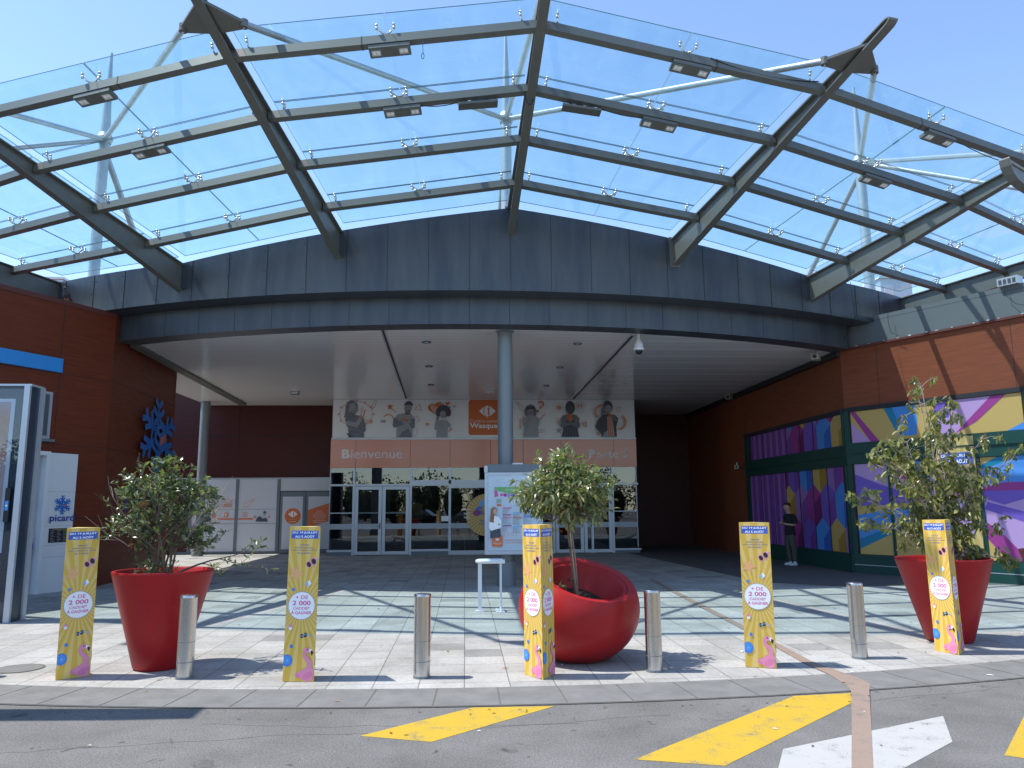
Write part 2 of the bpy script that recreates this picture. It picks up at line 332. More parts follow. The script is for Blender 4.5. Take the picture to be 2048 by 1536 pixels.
class Canvas:
    """flat printed graphics on a plane, every layer a little proud of the last"""
    def __init__(s, mb, M, dz=.0007, z=.002): s.mb = mb; s.M = M; s.z = z; s.dz = dz; s.cl = None
    def up(s): s.z += s.dz
    def poly(s, pts, m, up=True):
        if s.cl: pts = clip(pts, *s.cl)
        if len(pts) < 3: return
        a = sum(pts[i][0]*pts[(i+1) % len(pts)][1]-pts[(i+1) % len(pts)][0]*pts[i][1] for i in range(len(pts)))
        if a < 0: pts = pts[::-1]
        if up: s.up()
        old = s.mb.M; s.mb.M = s.M; s.mb.add([(p[0], p[1], s.z) for p in pts], [tuple(range(len(pts)))], m); s.mb.M = old
    def rect(s, x0, x1, y0, y1, m, up=True): s.poly([(x0, y0), (x1, y0), (x1, y1), (x0, y1)], m, up)
    def rrect(s, x0, x1, y0, y1, r, m):
        P = []
        for cx, cy, a0 in ((x1-r, y0+r, -pi/2), (x1-r, y1-r, 0), (x0+r, y1-r, pi/2), (x0+r, y0+r, pi)):
            for k in range(5): t = a0+k*pi/8; P.append((cx+r*cos(t), cy+r*sin(t)))
        s.poly(P, m)
    def ell(s, cx, cy, rx, ry, m, rot=0, n=24, up=True):
        s.poly([(cx+rx*cos(t)*cos(rot)-ry*sin(t)*sin(rot), cy+rx*cos(t)*sin(rot)+ry*sin(t)*cos(rot)) for t in [2*pi*k/n for k in range(n)]], m, up)
    def line(s, pts, wd, m, closed=False):
        if closed: pts = list(pts)+[pts[0]]
        s.up()
        for a, b in zip(pts[:-1], pts[1:]):
            d = hypot(b[0]-a[0], b[1]-a[1]) or 1; nx, ny = -(b[1]-a[1])/d*wd/2, (b[0]-a[0])/d*wd/2
            s.z += s.dz*.12
            s.poly([(a[0]+nx, a[1]+ny), (a[0]-nx, a[1]-ny), (b[0]-nx, b[1]-ny), (b[0]+nx, b[1]+ny)], m, False)
    def arc(s, cx, cy, r, a0, a1, wd, m, n=14, ry=None):
        s.line([(cx+r*cos(a0+(a1-a0)*k/n), cy+(ry or r)*sin(a0+(a1-a0)*k/n)) for k in range(n+1)], wd, m)
    def star(s, cx, cy, R, r, m, n=5, rot=pi/2):
        s.poly([(cx+(R if k % 2 == 0 else r)*cos(rot+pi*k/n), cy+(R if k % 2 == 0 else r)*sin(rot+pi*k/n)) for k in range(2*n)], m)
    def heart(s, cx, cy, R, m, rot=0):
        P = []
        for k in range(24):
            t = 2*pi*k/24; x = 16*sin(t)**3/17*R; y = (13*cos(t)-5*cos(2*t)-2*cos(3*t)-cos(4*t))/17*R
            P.append((cx+x*cos(rot)-y*sin(rot), cy+x*sin(rot)+y*cos(rot)))
        s.poly(P, m)
    def text(s, body, x0, x1, y0, y1, m, bold=0, fit='xy', align='c'):
        vs, fs, bb = text_geo(body, bold); s.up()
        w_, h_ = bb[1]-bb[0], bb[3]-bb[2]
        sx, sy = (x1-x0)/w_, (y1-y0)/h_
        if fit == 'y': sx = sy
        old = s.mb.M; s.mb.M = s.M
        ox = x0 if align == 'l' else (x0+x1)/2-w_*sx/2
        s.mb.add([(ox+(v[0]-bb[0])*sx, y0+(v[1]-bb[2])*sy, s.z) for v in vs], fs, m); s.mb.M = old

def copy_tree(o, parent=None):
    c = o.copy(); COL.objects.link(c); c.parent = parent
    for ch in o.children: copy_tree(ch, c)
    return c

# shop emblem: two facing arrows round a C
def emblem(cv, cx, cy, s, m, hole):
    Q = lambda L: [(cx+a*s, cy+b*s) for a, b in L]
    cv.poly(Q([(-1, 0), (-.62, .34), (-.30, .62), (-.44, .34), (-.50, 0)]), m); cv.poly(Q([(-1, 0), (-.50, 0), (-.44, -.34), (-.30, -.62), (-.62, -.34)]), m)
    cv.ell(cx-.06*s, cy, .33*s, .68*s, m, n=24); cv.poly(Q([(1, 0), (.30, .62), (.05, .45), (.05, -.45), (.30, -.62)]), m)
    for q in (1, -1):
        cv.ell(cx+.13*s, cy+q*.27*s, .13*s, .16*s, hole, n=14); cv.line(Q([(.22, q*.36), (.30, q*.72)]), .07*s, hole)
    cv.rect(cx+.06*s, cx+.22*s, cy-.2*s, cy+.2*s, hole)

# ------------------------------------------------------------------ ground
ARC_C = (.3, 27.69)
def arcpt(R, a, c=ARC_C): return (c[0]+R*sin(a), c[1]-R*cos(a))
mb = MB(); mb.add([(-260, -260, 0), (260, -260, 0), (260, 260, 0), (-260, 260, 0)], [(0, 1, 2, 3)], M_asph)
mb.build('asphalt_road', kind='structure')
mb = MB(); A = [arcpt(20.36, radians(-75+150*k/80)) for k in range(81)]
P = A+[(27, 60), (-27, 60)]; mb.add([(x, y, .004) for x, y in P], [tuple(range(len(P)))], M_pave)
mb.build('pavement', kind='structure')
mb = MB(); n = 76; a0 = -58; st = 116/n
for k in range(n):
    A = [arcpt(R, radians(a0+st*(k+t))) for R, t in ((21.0, .012), (21.0, .988), (20.365, .988), (20.365, .012))]
    mb.add([(x, y, .0085) for x, y in A], [(0, 1, 2, 3)], M_kerbs)
A = [arcpt(21.02, radians(a0+116*k/90)) for k in range(91)]; B = [arcpt(20.35, radians(a0+116*k/90)) for k in range(91)]
mb.add([(x, y, .006) for x, y in A+B], [(k, k+1, 91+k+1, 91+k) for k in range(90)], M_kjoint)
mb.build('kerb_stone_strip', kind='structure')
def sheet(name, pts, z, m, label=None, cat=None, group=None, kind='structure'):
    mb = MB(); a = sum(pts[i][0]*pts[(i+1) % len(pts)][1]-pts[(i+1) % len(pts)][0]*pts[i][1] for i in range(len(pts)))
    if a < 0: pts = pts[::-1]
    mb.add([(x, y, z) for x, y in pts], [tuple(range(len(pts)))], m); return mb.build(name, kind=kind)
sheet('yellow_road_marking', [(-.75, 5.93), (-.23, 5.74), (.74, 6.64), (.07, 6.655)], .002, M_yline)
sheet('yellow_road_marking', [(1.1, 5.25), (1.64, 5.08), (3.3, 6.62), (3.36, 6.85), (2.83, 6.80)], .002, M_yline)
sheet('yellow_road_marking', [(3.51, 5.13), (3.72, 4.98), (5.6, 6.6), (5.1, 6.9)], .002, M_yline)
sheet('white_road_marking', [(1.75, 4.6), (2.14, 5.38), (3.7, 6.08), (3.36, 5.44), (1.9, 4.3)], .002, M_wline)
mb = MB()
ol = [((2.065, 4.3), (2.2, 4.29)), ((2.41, 4.98), (2.545, 4.97)), ((2.88, 5.9), (3.03, 5.9)), ((3.375, 6.88), (3.55, 6.90)), ((3.44, 7.08), (3.68, 7.12)), ((3.50, 7.52), (3.70, 7.35)), ((3.50, 8.2), (3.62, 8.2)), ((3.60, 9.3), (3.70, 9.3)), ((3.86, 13.8), (3.98, 13.8)), ((4.08, 17.4), (4.2, 17.4))]
mb.add([(p[0], p[1], .0035 if p[1] < 6.0 else .0115) for ab in ol for p in ab], [(2*i, 2*i+1, 2*i+3, 2*i+2) for i in range(len(ol)-1)], M_oline)
mb.build('orange_guide_line', kind='structure')
mb = MB(); mb.add([(3.28, 8.16, .0065), (3.92, 8.16, .0065), (3.92, 8.53, .0065), (3.36, 8.53, .0065)], [(0, 1, 2, 3)], M_wline)
for i in range(10):
    for j in range(6): mb.lathe([(.018, .0065), (.012, .011), (0.001, .011)], M_wline, 6, 3.36+i*.06, 8.2+j*.06)
mb.build('tactile_paving', kind='structure')
M_dpave = mat('dark_entrance_paving', (.115, .115, .115), .8, 0, .3, (4, .4, (1, 1, 1), (.08, .08, .08)))
sheet('dark_paving', [(5.7, 27.3), (6.3, 16.5), (7.4, 15.5), (9.0, 15.35), (11.0, 15.4), (11.6, 15.75), (9.35, 18.5), (9.35, 32), (5.7, 32)], .0075, M_dpave)
mb = MB()
for cx, cy, a, b in ((-5.05, 8.6, .32, .1), (-1.1, 8.55, .21, .21), (2.7, 12.0, .21, .21)):
    pass
mb.lathe([(.24, .006), (.24, .0095), (.001, .0095)], M_kjoint, 28, -4.6, 8.62); mb.lathe([(.215, .0105), (.001, .0105)], M_kerbs, 28, -4.6, 8.62)
mb.build('manhole_cover', label='round manhole cover in the pale paving at the left edge', cat='manhole cover')

# ------------------------------------------------------------------ central building: roof, fascia, soffit
FC = (.4, 34.57)
def fpt(R, X): return FC[1]-sqrt(R*R-(X-FC[0])**2)
R_LOW, R_UP = 18.8, 19.33
cb = thing('shopping_centre_building', 'shopping centre entrance block with curved grey metal fascia, white soffit and glazed front', 'building', (0, 16, 0))
CB = Matrix.Translation((0, -16, 0))
def bmb():
    m = MB(); m.M = CB.copy(); return m
XE0, XE1 = -7.98, 9.42
def arcx(R, x0, x1, n): return [(x, fpt(R, x)) for x in [x0+(x1-x0)*k/n for k in range(n+1)]]
m_ = bmb()
lowarc = arcx(R_LOW, XE0, XE1, 44)
SOF = 5.46
inner = arcx(18.3, -7.75, 9.3, 44)
# soffit plate
pol = inner+[(9.4, 18.6), (9.4, 32.1), (-9.6, 32.1), (-9.6, 22.1), (-8.13, 22.0), (-7.86, 18.3)]
m_.prism(pol, SOF, SOF+.08, M_soffit)
# soffit slat gaps: thin grooves painted as dark seams
yy = 16.6
while yy < 29.2:
    hw = sqrt(max(0, 18.3**2-(FC[1]-yy)**2)) if yy < FC[1]-15.5 else 9.3
    xa, xb = max(-9.55 if yy > 22.1 else -7.8-(yy-18)*.07, FC[0]-hw+.05), min(9.35, FC[0]+hw-.05)
    m_.box(xa, xb, yy, yy+.007, SOF-.0015, SOF-.0005, M_grayf)
    if xb > 4.1 and int(round((yy-16.6)/.3)) % 3 == 0: m_.box(4.0, xb, yy+.02, yy+.045, SOF-.004, SOF-.0005, M_white)
    yy += .3
for a, b, wd in (((-1.80, 16.45), (-2.09, 27.3), .05), ((3.80, 16.97), (3.9, 27.3), .05)):
    m_.add([(a[0]-wd, a[1], SOF-.006), (a[0]+wd, a[1], SOF-.006), (b[0]+wd, b[1], SOF-.006), (b[0]-wd, b[1], SOF-.006)], [(3, 2, 1, 0)], M_alu)
    m_.add([(a[0]-wd*.4, a[1], SOF-.009), (a[0]+wd*.4, a[1], SOF-.009), (b[0]+wd*.4, b[1], SOF-.009), (b[0]-wd*.4, b[1], SOF-.009)], [(3, 2, 1, 0)], M_joint)
m_.build('soffit', cb)
m_ = bmb(); m_.add([(-7.62, 18.2, SOF-.07), (-7.85, 18.2, SOF-.07), (-8.28, 28.6, SOF-.07), (-8.02, 28.6, SOF-.07), (-7.62, 18.2, SOF-.001), (-7.85, 18.2, SOF-.001), (-8.28, 28.6, SOF-.001), (-8.02, 28.6, SOF-.001)],
        [(0, 1, 2, 3), (0, 3, 7, 4), (1, 5, 6, 2), (0, 4, 5, 1), (3, 2, 6, 7)], M_steel)
m_.build('soffit_rail', cb)
# lower fascia band : front face, flat underside
m_ = bmb(); n = len(lowarc)
inn = arcx(18.3, XE0+.25, XE1-.1, 44)
vs = [(x, y, 6.02) for x, y in lowarc]+[(x, y, 5.42) for x, y in lowarc]+[(x, y, 5.42) for x, y in inn]+[(x, y, 5.47) for x, y in inn]
fs = []
for r in range(3): fs += [(r*n+k, (r+1)*n+k, (r+1)*n+k+1, r*n+k+1) for k in range(n-1)]
m_.add(vs, fs, M_zinc)
m_.box(XE0-.0, XE0+.02, fpt(R_LOW, XE0), fpt(R_LOW, XE0)+.9, 5.42, 6.02, M_zinc)
for k in range(-10, 11):
    x = .93+k*.845
    if x < XE0+.2 or x > XE1-.2: continue
    y = fpt(R_LOW, x); y2 = fpt(18.3, x*.975)
    m_.box(x-.004, x+.004, y-.003, y+.01, 5.425, 6.0, M_joint)
    m_.add([(x-.005, y, 5.418), (x+.005, y, 5.418), (x*.975+.007, y2, 5.418), (x*.975-.003, y2, 5.418)], [(3, 2, 1, 0)], M_joint)
m_.build('lower_fascia', cb, smooth=True, auto=25)
# upper fascia band with peaked top
def topz(x):
    if x < -6.07 or x > 7.95: return 6.86
    return 7.78-(.94-x)*.1312 if x < .94 else 7.78-(x-.94)*.1312
xs = sorted([-9.44+k*(11.14+9.44)/60 for k in range(61)]+[-6.07, .94, 7.95]); n = len(xs)
m_ = bmb(); up = [(x, fpt(R_UP, x)) for x in xs]; lo = [(x, fpt(R_LOW-.05, x) if XE0 < x < XE1 else fpt(R_UP, x)+.5) for x in xs]
vs = [(x, y, topz(x)) for x, y in up]+[(x, y, 6.0) for x, y in up]+[(x, y, 6.0) for x, y in lo]+[(x, y+.25, topz(x)) for x, y in up]
fs = []
for r in range(2): fs += [(r*n+k, (r+1)*n+k, (r+1)*n+k+1, r*n+k+1) for k in range(n-1)]
fs += [(k, k+1, 3*n+k+1, 3*n+k) for k in range(n-1)]
fs += [(3*n+k, 3*n+k+1, 2*n+k+1, 2*n+k) for k in range(n-1)]
m_.add(vs, fs, M_zinc)
for k in range(-13, 14):
    x = .93+k*.845
    if x < -9.3 or x > 11: continue
    y = fpt(R_UP, x); m_.box(x-.004, x+.004, y-.003-abs(x)*.0006, y+.012, 6.003, topz(x)-.01, M_joint)
    for q in range(3):
        zz = 6.1+q*(topz(x)-6.25)/2
        for sx in (-.05, .05): m_.box(x+sx-.006, x+sx+.006, y-.012-abs(sx*(x-.4)/R_UP)-.003, y+.01, zz, zz+.012, M_zinc2)
m_.build('upper_fascia', cb, smooth=True, auto=25)
# roof body above the soffit, unseen front edge extended to shade the right parapet
m_ = bmb()
m_.prism([(x, fpt(19.05, x)) for x in [-9.2+19.9*k/28 for k in range(29)]]+[(11, 19.0), (11, 40), (-9.6, 40), (-9.6, 22.1), (-9.4, 19)], 6.05, 6.75, M_zinc2)
m_.box(-9.62, 9.4, 22.12, 40, SOF+.085, 6.045, M_zinc2)
m_.box(-9.75, -9.45, 22.1, 29.3, 6.751, 7.15, M_zinc2)  # unseen raised edge, height set so its shadow ends the sunlit ground patch
m_.build('roof_slab', cb)
# walls
m_ = bmb()
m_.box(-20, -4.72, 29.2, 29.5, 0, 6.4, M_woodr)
for z in (4.3, 2.76): m_.box(-20, -4.73, 29.192, 29.205, z-.008, z+.008, M_joint)
for x in (-8.41, -12.5): m_.box(x-.008, x+.008, 29.192, 29.205, 2.76, 6.4, M_joint)
m_.build('rear_wall', cb)
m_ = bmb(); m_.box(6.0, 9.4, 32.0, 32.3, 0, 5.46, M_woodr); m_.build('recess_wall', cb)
# white panels and doors on the left rear wall
m_ = bmb(); Y = 29.19
m_.box(-10.6, -4.74, Y-.05, Y, .02, .10, M_grayf); m_.box(-10.6, -4.74, Y-.05, Y, 2.70, 2.76, M_alu)
for xa, xb in ((-9.95, -8.41), (-8.30, -6.92)): m_.box(xa, xb, Y-.035, Y, .10, 2.70, M_wall_white)
for x in (-10.0, -8.355, -6.86, -4.80): m_.box(x-.055, x+.055, Y-.06, Y, .10, 2.70, M_grayf)
m_.box(-6.8, -4.86, Y-.035, Y, 2.27, 2.70, M_wall_white)
m_.build('panelled_glazing', cb)
dd = bmb()
for xa, xb in ((-6.78, -5.87), (-5.85, -4.86)):
    dd.box(xa, xb, Y-.055, Y-.005, .1, 2.24, M_grayf); dd.box(xa+.09, xb-.09, Y-.062, Y-.056, .16, 2.06, M_wall_white)
dd.build('side_door', cb, label='closed grey double door with white panes and orange shop graphics')
m_ = bmb(); cv = Canvas(m_, CB @ frame((0, Y-.063, 0), (1, 0, 0)))
cv.cl = (-9.9, -4.9, .1, 2.7)
cv.z = -.02
cv.text('PARTAGEZ', -8.87, -8.51, 1.94, 2.0, M_or2); cv.text('COMMENTEZ', -8.87, -8.51, 1.86, 1.91, M_or2); cv.text('LIKEZ', -8.87, -8.51, 1.69, 1.82, M_or2, .02)
for xa, xb in ((-9.9, -8.42), (-8.29, -6.93)):
    cv.rect(xa, xb, 1.60, 1.615, M_g1); cv.rect(xa, xb, 1.08, 1.10, M_g1)
cv.rect(-9.02, -8.42, 1.235, 1.285, M_or2); cv.rect(-8.29, -7.74, 1.235, 1.285, M_or2)
cv.rrect(-8.79, -8.64, 1.34, 1.49, .02, M_or2); cv.text('f', -8.745, -8.69, 1.345, 1.47, M_white2, .03)
cv.line([(-8.11, 1.35), (-7.96, 1.35), (-7.96, 1.49), (-8.11, 1.49)], .013, M_or2, True); cv.arc(-8.035, 1.42, .035, 0, 2*pi, .012, M_or2)
cv.line([(-8.10, 1.68), (-8.02, 1.66), (-7.9, 1.76), (-7.72, 1.95), (-7.9, 1.86), (-8.08, 1.84), (-8.1, 1.68)], .014, M_orl); cv.line([(-7.95, 1.92), (-7.8, 1.98), (-7.68, 2.0)], .012, M_orl)
cv.line([(-9.6, 1.8), (-9.4, 1.9), (-9.2, 1.95), (-9.0, 1.85), (-8.95, 1.75)], .014, M_orl); cv.line([(-9.5, 2.0), (-9.25, 1.93), (-9.05, 1.78)], .012, M_orl)
cv.poly([(-7.65, 1.16), (-7.2, 1.16), (-7.27, 1.3), (-7.4, 1.27), (-7.5, 1.36), (-7.6, 1.3)], M_g3); cv.ell(-7.33, 1.44, .055, .075, M_g1); cv.poly([(-7.39, 1.46), (-7.27, 1.46), (-7.3, 1.54), (-7.37, 1.53)], M_g3)
cv.star(-7.68, 1.33, .06, .025, M_or2); cv.star(-7.16, 1.33, .05, .02, M_or2)
cv.poly([(-9.62, 1.16), (-9.2, 1.16), (-9.28, 1.34), (-9.5, 1.36)], M_g3); cv.ell(-9.4, 1.44, .055, .07, M_g2); cv.ell(-9.15, 1.38, .07, .09, M_or2)
cv.z = .001
cv.ell(-6.31, 1.35, .29, .29, M_or2, n=32); emblem(cv, -6.31, 1.42, .17, M_white2, M_or2); cv.rect(-6.45, -6.17, 1.22, 1.235, M_orl); cv.text('Wasquehal', -6.44, -6.18, 1.12, 1.17, M_white2)
cv.poly([(-5.76, 1.57), (-4.96, 1.83), (-4.96, 1.17), (-5.76, .93)], M_or2)
for k, (a, b) in enumerate(((.25, .48), (.2, .52), (.12, .6), (.12, .6), (.2, .55), (.12, .6), (.14, .58))): cv.rect(-5.7+a, -5.7+b, 1.52-k*.07, 1.53-k*.07, M_white2)
m_.build('shop_graphics', cb)

# entrance front
FY = 27.45
m_ = bmb()
m_.box(-4.68, 6.14, FY, FY+.1, 4.08, SOF+.2, M_wall_white)
m_.box(-4.70, -4.66, FY+.01, 32, 3.0, SOF+.1, M_wcap); m_.box(6.11, 6.15, FY+.01, 32, 0, SOF+.1, M_dark)
m_.box(-4.70, 6.16, FY-.03, FY+.1, 4.015, 4.075, M_alu)
m_.build('poster_panel', cb)
m_ = bmb(); ox = [-4.72, -3.84, -1.93, -.53, .9, 2.07, 3.43, 5.33, 6.16]
for a, b in zip(ox[:-1], ox[1:]): m_.box(a+.006, b-.006, FY-.02, FY+.1, 3.02, 4.01, M_or)
m_.box(-4.7, 6.15, FY-.012, FY+.08, 3.025, 4.005, M_joint)
cv = Canvas(m_, CB @ frame((0, FY-.02, 0), (1, 0, 0)))
cv.text('B', -4.32, -4.05, 3.35, 3.67, M_white2, .03); cv.text('ienvenue', -4.0, -2.22, 3.35, 3.66, M_white2, -.005)
cv.text('P', 4.44, 4.66, 3.34, 3.65, M_white2, .03); cv.text('orte 3', 4.72, 5.82, 3.34, 3.65, M_white2, -.005)
m_.build('orange_sign_band', cb)

m_ = bmb(); cv = Canvas(m_, CB @ frame((0, FY, 0), (1, 0, 0)))
cv.cl = (-4.67, 6.13, 4.085, 5.44)
cv.rect(-4.67, 6.13, 4.085, 5.44, M_post)
def logo(cv):
    cv.rrect(.12, 1.72, 4.17, 5.44, .09, M_or2); emblem(cv, .80, 5.03, .30, M_white2, M_or2)
    cv.rect(.74, .84, 4.79, 4.797, M_white2)
    cv.text('Centre commercial', .17, 1.67, 4.62, 4.73, M_white2, -.008); cv.text('Wasquehal', .17, 1.48, 4.36, 4.60, M_white2, .025)
logo(cv)
def body(cx, z0, wd, h, m, lean=0):   # torso from bottom edge up to shoulders
    cv.poly([(cx-wd*.42+0, z0), (cx+wd*.42, z0), (cx+wd*.40+lean*.5, z0+h*.45), (cx+wd*.52+lean, z0+h*.82), (cx+wd*.36+lean, z0+h*.97), (cx+lean, z0+h*1.03), (cx-wd*.36+lean, z0+h*.97), (cx-wd*.52+lean, z0+h*.82), (cx-wd*.40+lean*.5, z0+h*.45)], m)
def limb(pts, wd, m): cv.line(pts, wd, m); [(cv.up(), cv.ell(x, y, wd/2, wd/2, m, n=10, up=False)) for x, y in pts[1:-1]]
def face(cx, cz, r, m, hair, feat=M_g3, rot=0):
    cv.ell(cx, cz, r*.78, r, m, rot); cv.ell(cx-r*.3, cz+r*.12, r*.1, r*.07, feat, n=8); cv.ell(cx+r*.32, cz+r*.12, r*.1, r*.07, feat, n=8)
    cv.poly([(cx-r*.3, cz-r*.42), (cx+r*.3, cz-r*.42), (cx+r*.15, cz-r*.58), (cx-r*.15, cz-r*.58)], feat)
ZB = 4.09
# 1 woman with fork, long fair hair, profile right
cv.arc(-3.86, 4.92, .58, 0, 2*pi, .02, M_orl, 26, .46)
for t in range(0, 360, 30): cv.ell(-3.86+.62*cos(radians(t)), 4.92+.48*sin(radians(t)), .05, .025, M_orl, radians(t+60), n=8)
cv.line([(-3.4, 5.15), (-3.28, 5.25), (-3.22, 5.42), (-3.16, 5.40), (-3.2, 5.2), (-3.32, 5.08)], .02, M_orl)
cv.ell(-4.02, 5.14, .22, .28, M_g2); cv.poly([(-4.22, 5.2), (-3.98, 5.2), (-3.96, 4.85), (-4.28, 4.78)], M_g2)
body(-3.83, ZB, .66, .78, M_g2, -.08); face(-3.93, 5.10, .15, M_skinp, M_g2); cv.poly([(-3.82, 5.12), (-3.76, 5.06), (-3.82, 5.03)], M_skinp)
cv.poly([(-4.1, 5.28), (-3.86, 5.34), (-3.96, 5.12), (-4.1, 4.96)], M_g1)
limb([(-3.62, 4.62), (-3.58, 4.35), (-3.66, 4.68)], .15, M_g2); limb([(-4.18, 4.62), (-3.85, 4.52), (-3.70, 4.75)], .15, M_g1); cv.ell(-3.68, 4.8, .05, .07, M_skinp)
limb([(-3.74, 4.72), (-3.66, 5.02)], .03, M_orl); limb([(-3.64, 4.7), (-3.54, 5.08)], .035, M_or2)
for q in (-.03, 0, .03): cv.line([(-3.66+q, 5.0), (-3.66+q*1.2, 5.16)], .012, M_orl)
cv.poly([(-4.2, 4.25), (-4.05, 4.2), (-3.95, 4.09), (-4.06, 4.09)], M_g3)
cv.line([(-3.5, 4.7), (-3.28, 4.66), (-3.3, 4.6), (-3.5, 4.62)], .035, M_orl)
# 2 man holding phone sideways
cv.star(-2.67, 5.17, .13, .055, M_or2); cv.line([(-2.6, 5.1), (-2.45, 4.98)], .03, M_orl); cv.line([(-1.8, 5.1), (-1.62, 5.28), (-1.55, 5.05), (-1.8, 5.1)], .02, M_orl)
cv.arc(-2.72, 4.72, .18, .2, 2.6, .05, M_orl); cv.ell(-2.9, 4.66, .1, .05, M_g1); cv.arc(-1.72, 4.72, .1, -1, 2, .02, M_orl); cv.arc(-1.85, 4.3, .17, -1.6, 1.6, .012, M_orl)
body(-2.15, ZB, .68, .84, M_g1, 0); limb([(-2.46, 4.75), (-2.48, 4.52), (-2.2, 4.62)], .17, M_g2); limb([(-1.86, 4.75), (-1.86, 4.48), (-1.95, 4.62)], .15, M_g2)
cv.poly([(-2.38, 4.09), (-1.9, 4.09), (-1.98, 4.4), (-2.2, 4.3)], M_g2)
cv.poly([(-2.16, 5.1), (-1.92, 5.14), (-1.95, 4.9), (-2.12, 4.9)], M_g3); face(-2.03, 5.12, .17, M_skinp, M_g3, rot=-.15); cv.poly([(-2.2, 5.2), (-2.1, 5.36), (-1.96, 5.38), (-1.86, 5.28), (-1.88, 5.18), (-1.95, 5.25), (-2.1, 5.24)], M_g3)
cv.poly([(-2.1, 5.04), (-1.95, 5.04), (-1.97, 5.0), (-2.08, 5.0)], M_g3)
limb([(-2.25, 4.78), (-2.05, 4.66)], .07, M_or2); limb([(-2.12, 4.70), (-1.98, 4.70)], .07, M_or2); cv.ell(-2.26, 4.72, .07, .06, M_skinp); cv.ell(-1.97, 4.66, .07, .07, M_skinp)
# 3 child with heart balloon and curly hair
cv.heart(-1.03, 5.12, .30, M_g1, .25)
cv.heart(-1.07, 5.13, .26, M_or2, .25)
for k in range(6): cv.line([(-1.24+k*.055, 5.26-k*.02), (-1.16+k*.055, 5.02-k*.035)], .016, M_post)
cv.line([(-.98, 4.86), (-.96, 4.72)], .012, M_g3); cv.heart(-.62, 5.30, .09, M_or2); cv.heart(-.78, 5.26, .045, M_orl, .5); cv.heart(-.38, 5.2, .05, M_orl); cv.heart(-1.34, 4.55, .08, M_orl); cv.heart(-.55, 5.16, .03, M_g3); cv.heart(-.5, 4.36, .06, M_orl, .4); cv.star(-.56, 4.3, .03, .012, M_g3)
for k in range(13):
    t = radians(-20+k*18.5); cv.ell(-.77+.2*cos(t), 4.97+.2*sin(t), .075, .075, M_g3, n=9)
cv.ell(-.77, 4.98, .19, .2, M_g3); cv.ell(-.57, 5.0, .05, .05, M_mag2, n=8)
body(-.82, ZB, .48, .6, M_g1, .02); limb([(-1.02, 4.55), (-1.04, 4.4), (-.98, 4.75)], .1, M_g1); limb([(-.62, 4.58), (-.55, 4.5), (-.85, 4.68)], .1, M_g1); face(-.79, 4.9, .13, M_skinp, M_g3); cv.ell(-.97, 4.78, .05, .05, M_g2)
# 5 child in glasses
cv.line([(1.85, 5.35), (1.97, 5.05), (2.08, 5.2)], .018, M_orl, True)
cv.arc(2.72, 5.27, .09, -.9, 2.8, .06, M_or2); cv.line([(2.74, 5.18), (2.66, 5.12)], .06, M_or2); cv.ell(2.6, 5.02, .05, .05, M_or2)
cv.line([(2.68, 4.72), (2.86, 4.92)], .04, M_orl); cv.line([(2.6, 4.25), (2.85, 4.27)], .02, M_orl); cv.line([(2.6, 4.33), (2.85, 4.35)], .02, M_orl)
for k in range(7): cv.line([(1.93, 4.38+k*.055), (2.02, 4.42+k*.055)], .02, M_or2)
cv.line([(2.02, 4.8), (2.2, 4.86)], .02, M_orl); cv.line([(1.98, 4.2), (2.1, 4.2), (2.1, 4.1)], .016, M_orl)
cv.ell(2.34, 5.0, .22, .26, M_g2); body(2.36, ZB, .62, .74, M_g1, 0); face(2.34, 4.93, .16, M_skinp, M_g2); cv.poly([(2.14, 5.0), (2.2, 5.18), (2.48, 5.18), (2.54, 5.0), (2.42, 5.1), (2.25, 5.08)], M_g3)
for q in (-.07, .09): cv.line([(2.34+q-.06, 4.9), (2.34+q+.06, 4.9), (2.34+q+.06, 4.98), (2.34+q-.06, 4.98)], .014, M_g3, True)
limb([(2.12, 4.6), (2.18, 4.45), (2.33, 4.82)], .13, M_skinp); cv.ell(2.34, 4.84, .08, .06, M_g1)
# 6 woman with phone before face, dress
cv.ell(3.37, 5.15, .09, .08, M_orl)
for t in range(0, 360, 40): cv.line([(3.37+.13*cos(radians(t)), 5.15+.12*sin(radians(t))), (3.37+.2*cos(radians(t)), 5.15+.18*sin(radians(t)))], .014, M_orl)
for k in range(9): cv.arc(4.12+.16*cos(2*pi*k/9), 5.2+.1*sin(2*pi*k/9), .06, 0, 5, .01, M_orl, 6)
cv.text('?!', 4.04, 4.2, 5.13, 5.27, M_orl, .03); cv.star(3.35, 4.32, .13, .05, M_g1); cv.line([(3.28, 4.62), (3.4, 4.5), (3.36, 4.68)], .03, M_orl, True); cv.line([(4.18, 4.6), (4.34, 4.44), (4.36, 4.62)], .03, M_orl, True)
for k in range(5): cv.line([(4.05+k*.05, 5.02-k % 2*.03), (4.04+k*.05, 4.98-k % 2*.03)], .01, M_g3)
for k in range(3): cv.arc(3.24+k*.03, 4.73, .06, -.8, .8, .01, M_orl, 5)
body(3.76, ZB, .66, .80, M_g2, 0); cv.poly([(3.44, 4.09), (4.08, 4.09), (3.98, 4.5), (3.55, 4.5)], M_g3); cv.ell(3.77, 5.14, .17, .24, M_g3); face(3.76, 5.06, .16, M_skinp2, M_g3)
for k in range(5): cv.line([(3.52+k*.11, 4.1), (3.6+k*.08, 4.48)], .012, M_g2)
limb([(3.5, 4.75), (3.48, 4.48), (3.7, 4.6)], .14, M_g2); limb([(4.0, 4.75), (4.04, 4.48), (3.84, 4.6)], .14, M_g2); cv.rect(3.66, 3.84, 4.66, 4.9, M_or2); cv.ell(3.66, 4.64, .06, .06, M_skinp2); cv.ell(3.86, 4.64, .06, .06, M_skinp2)
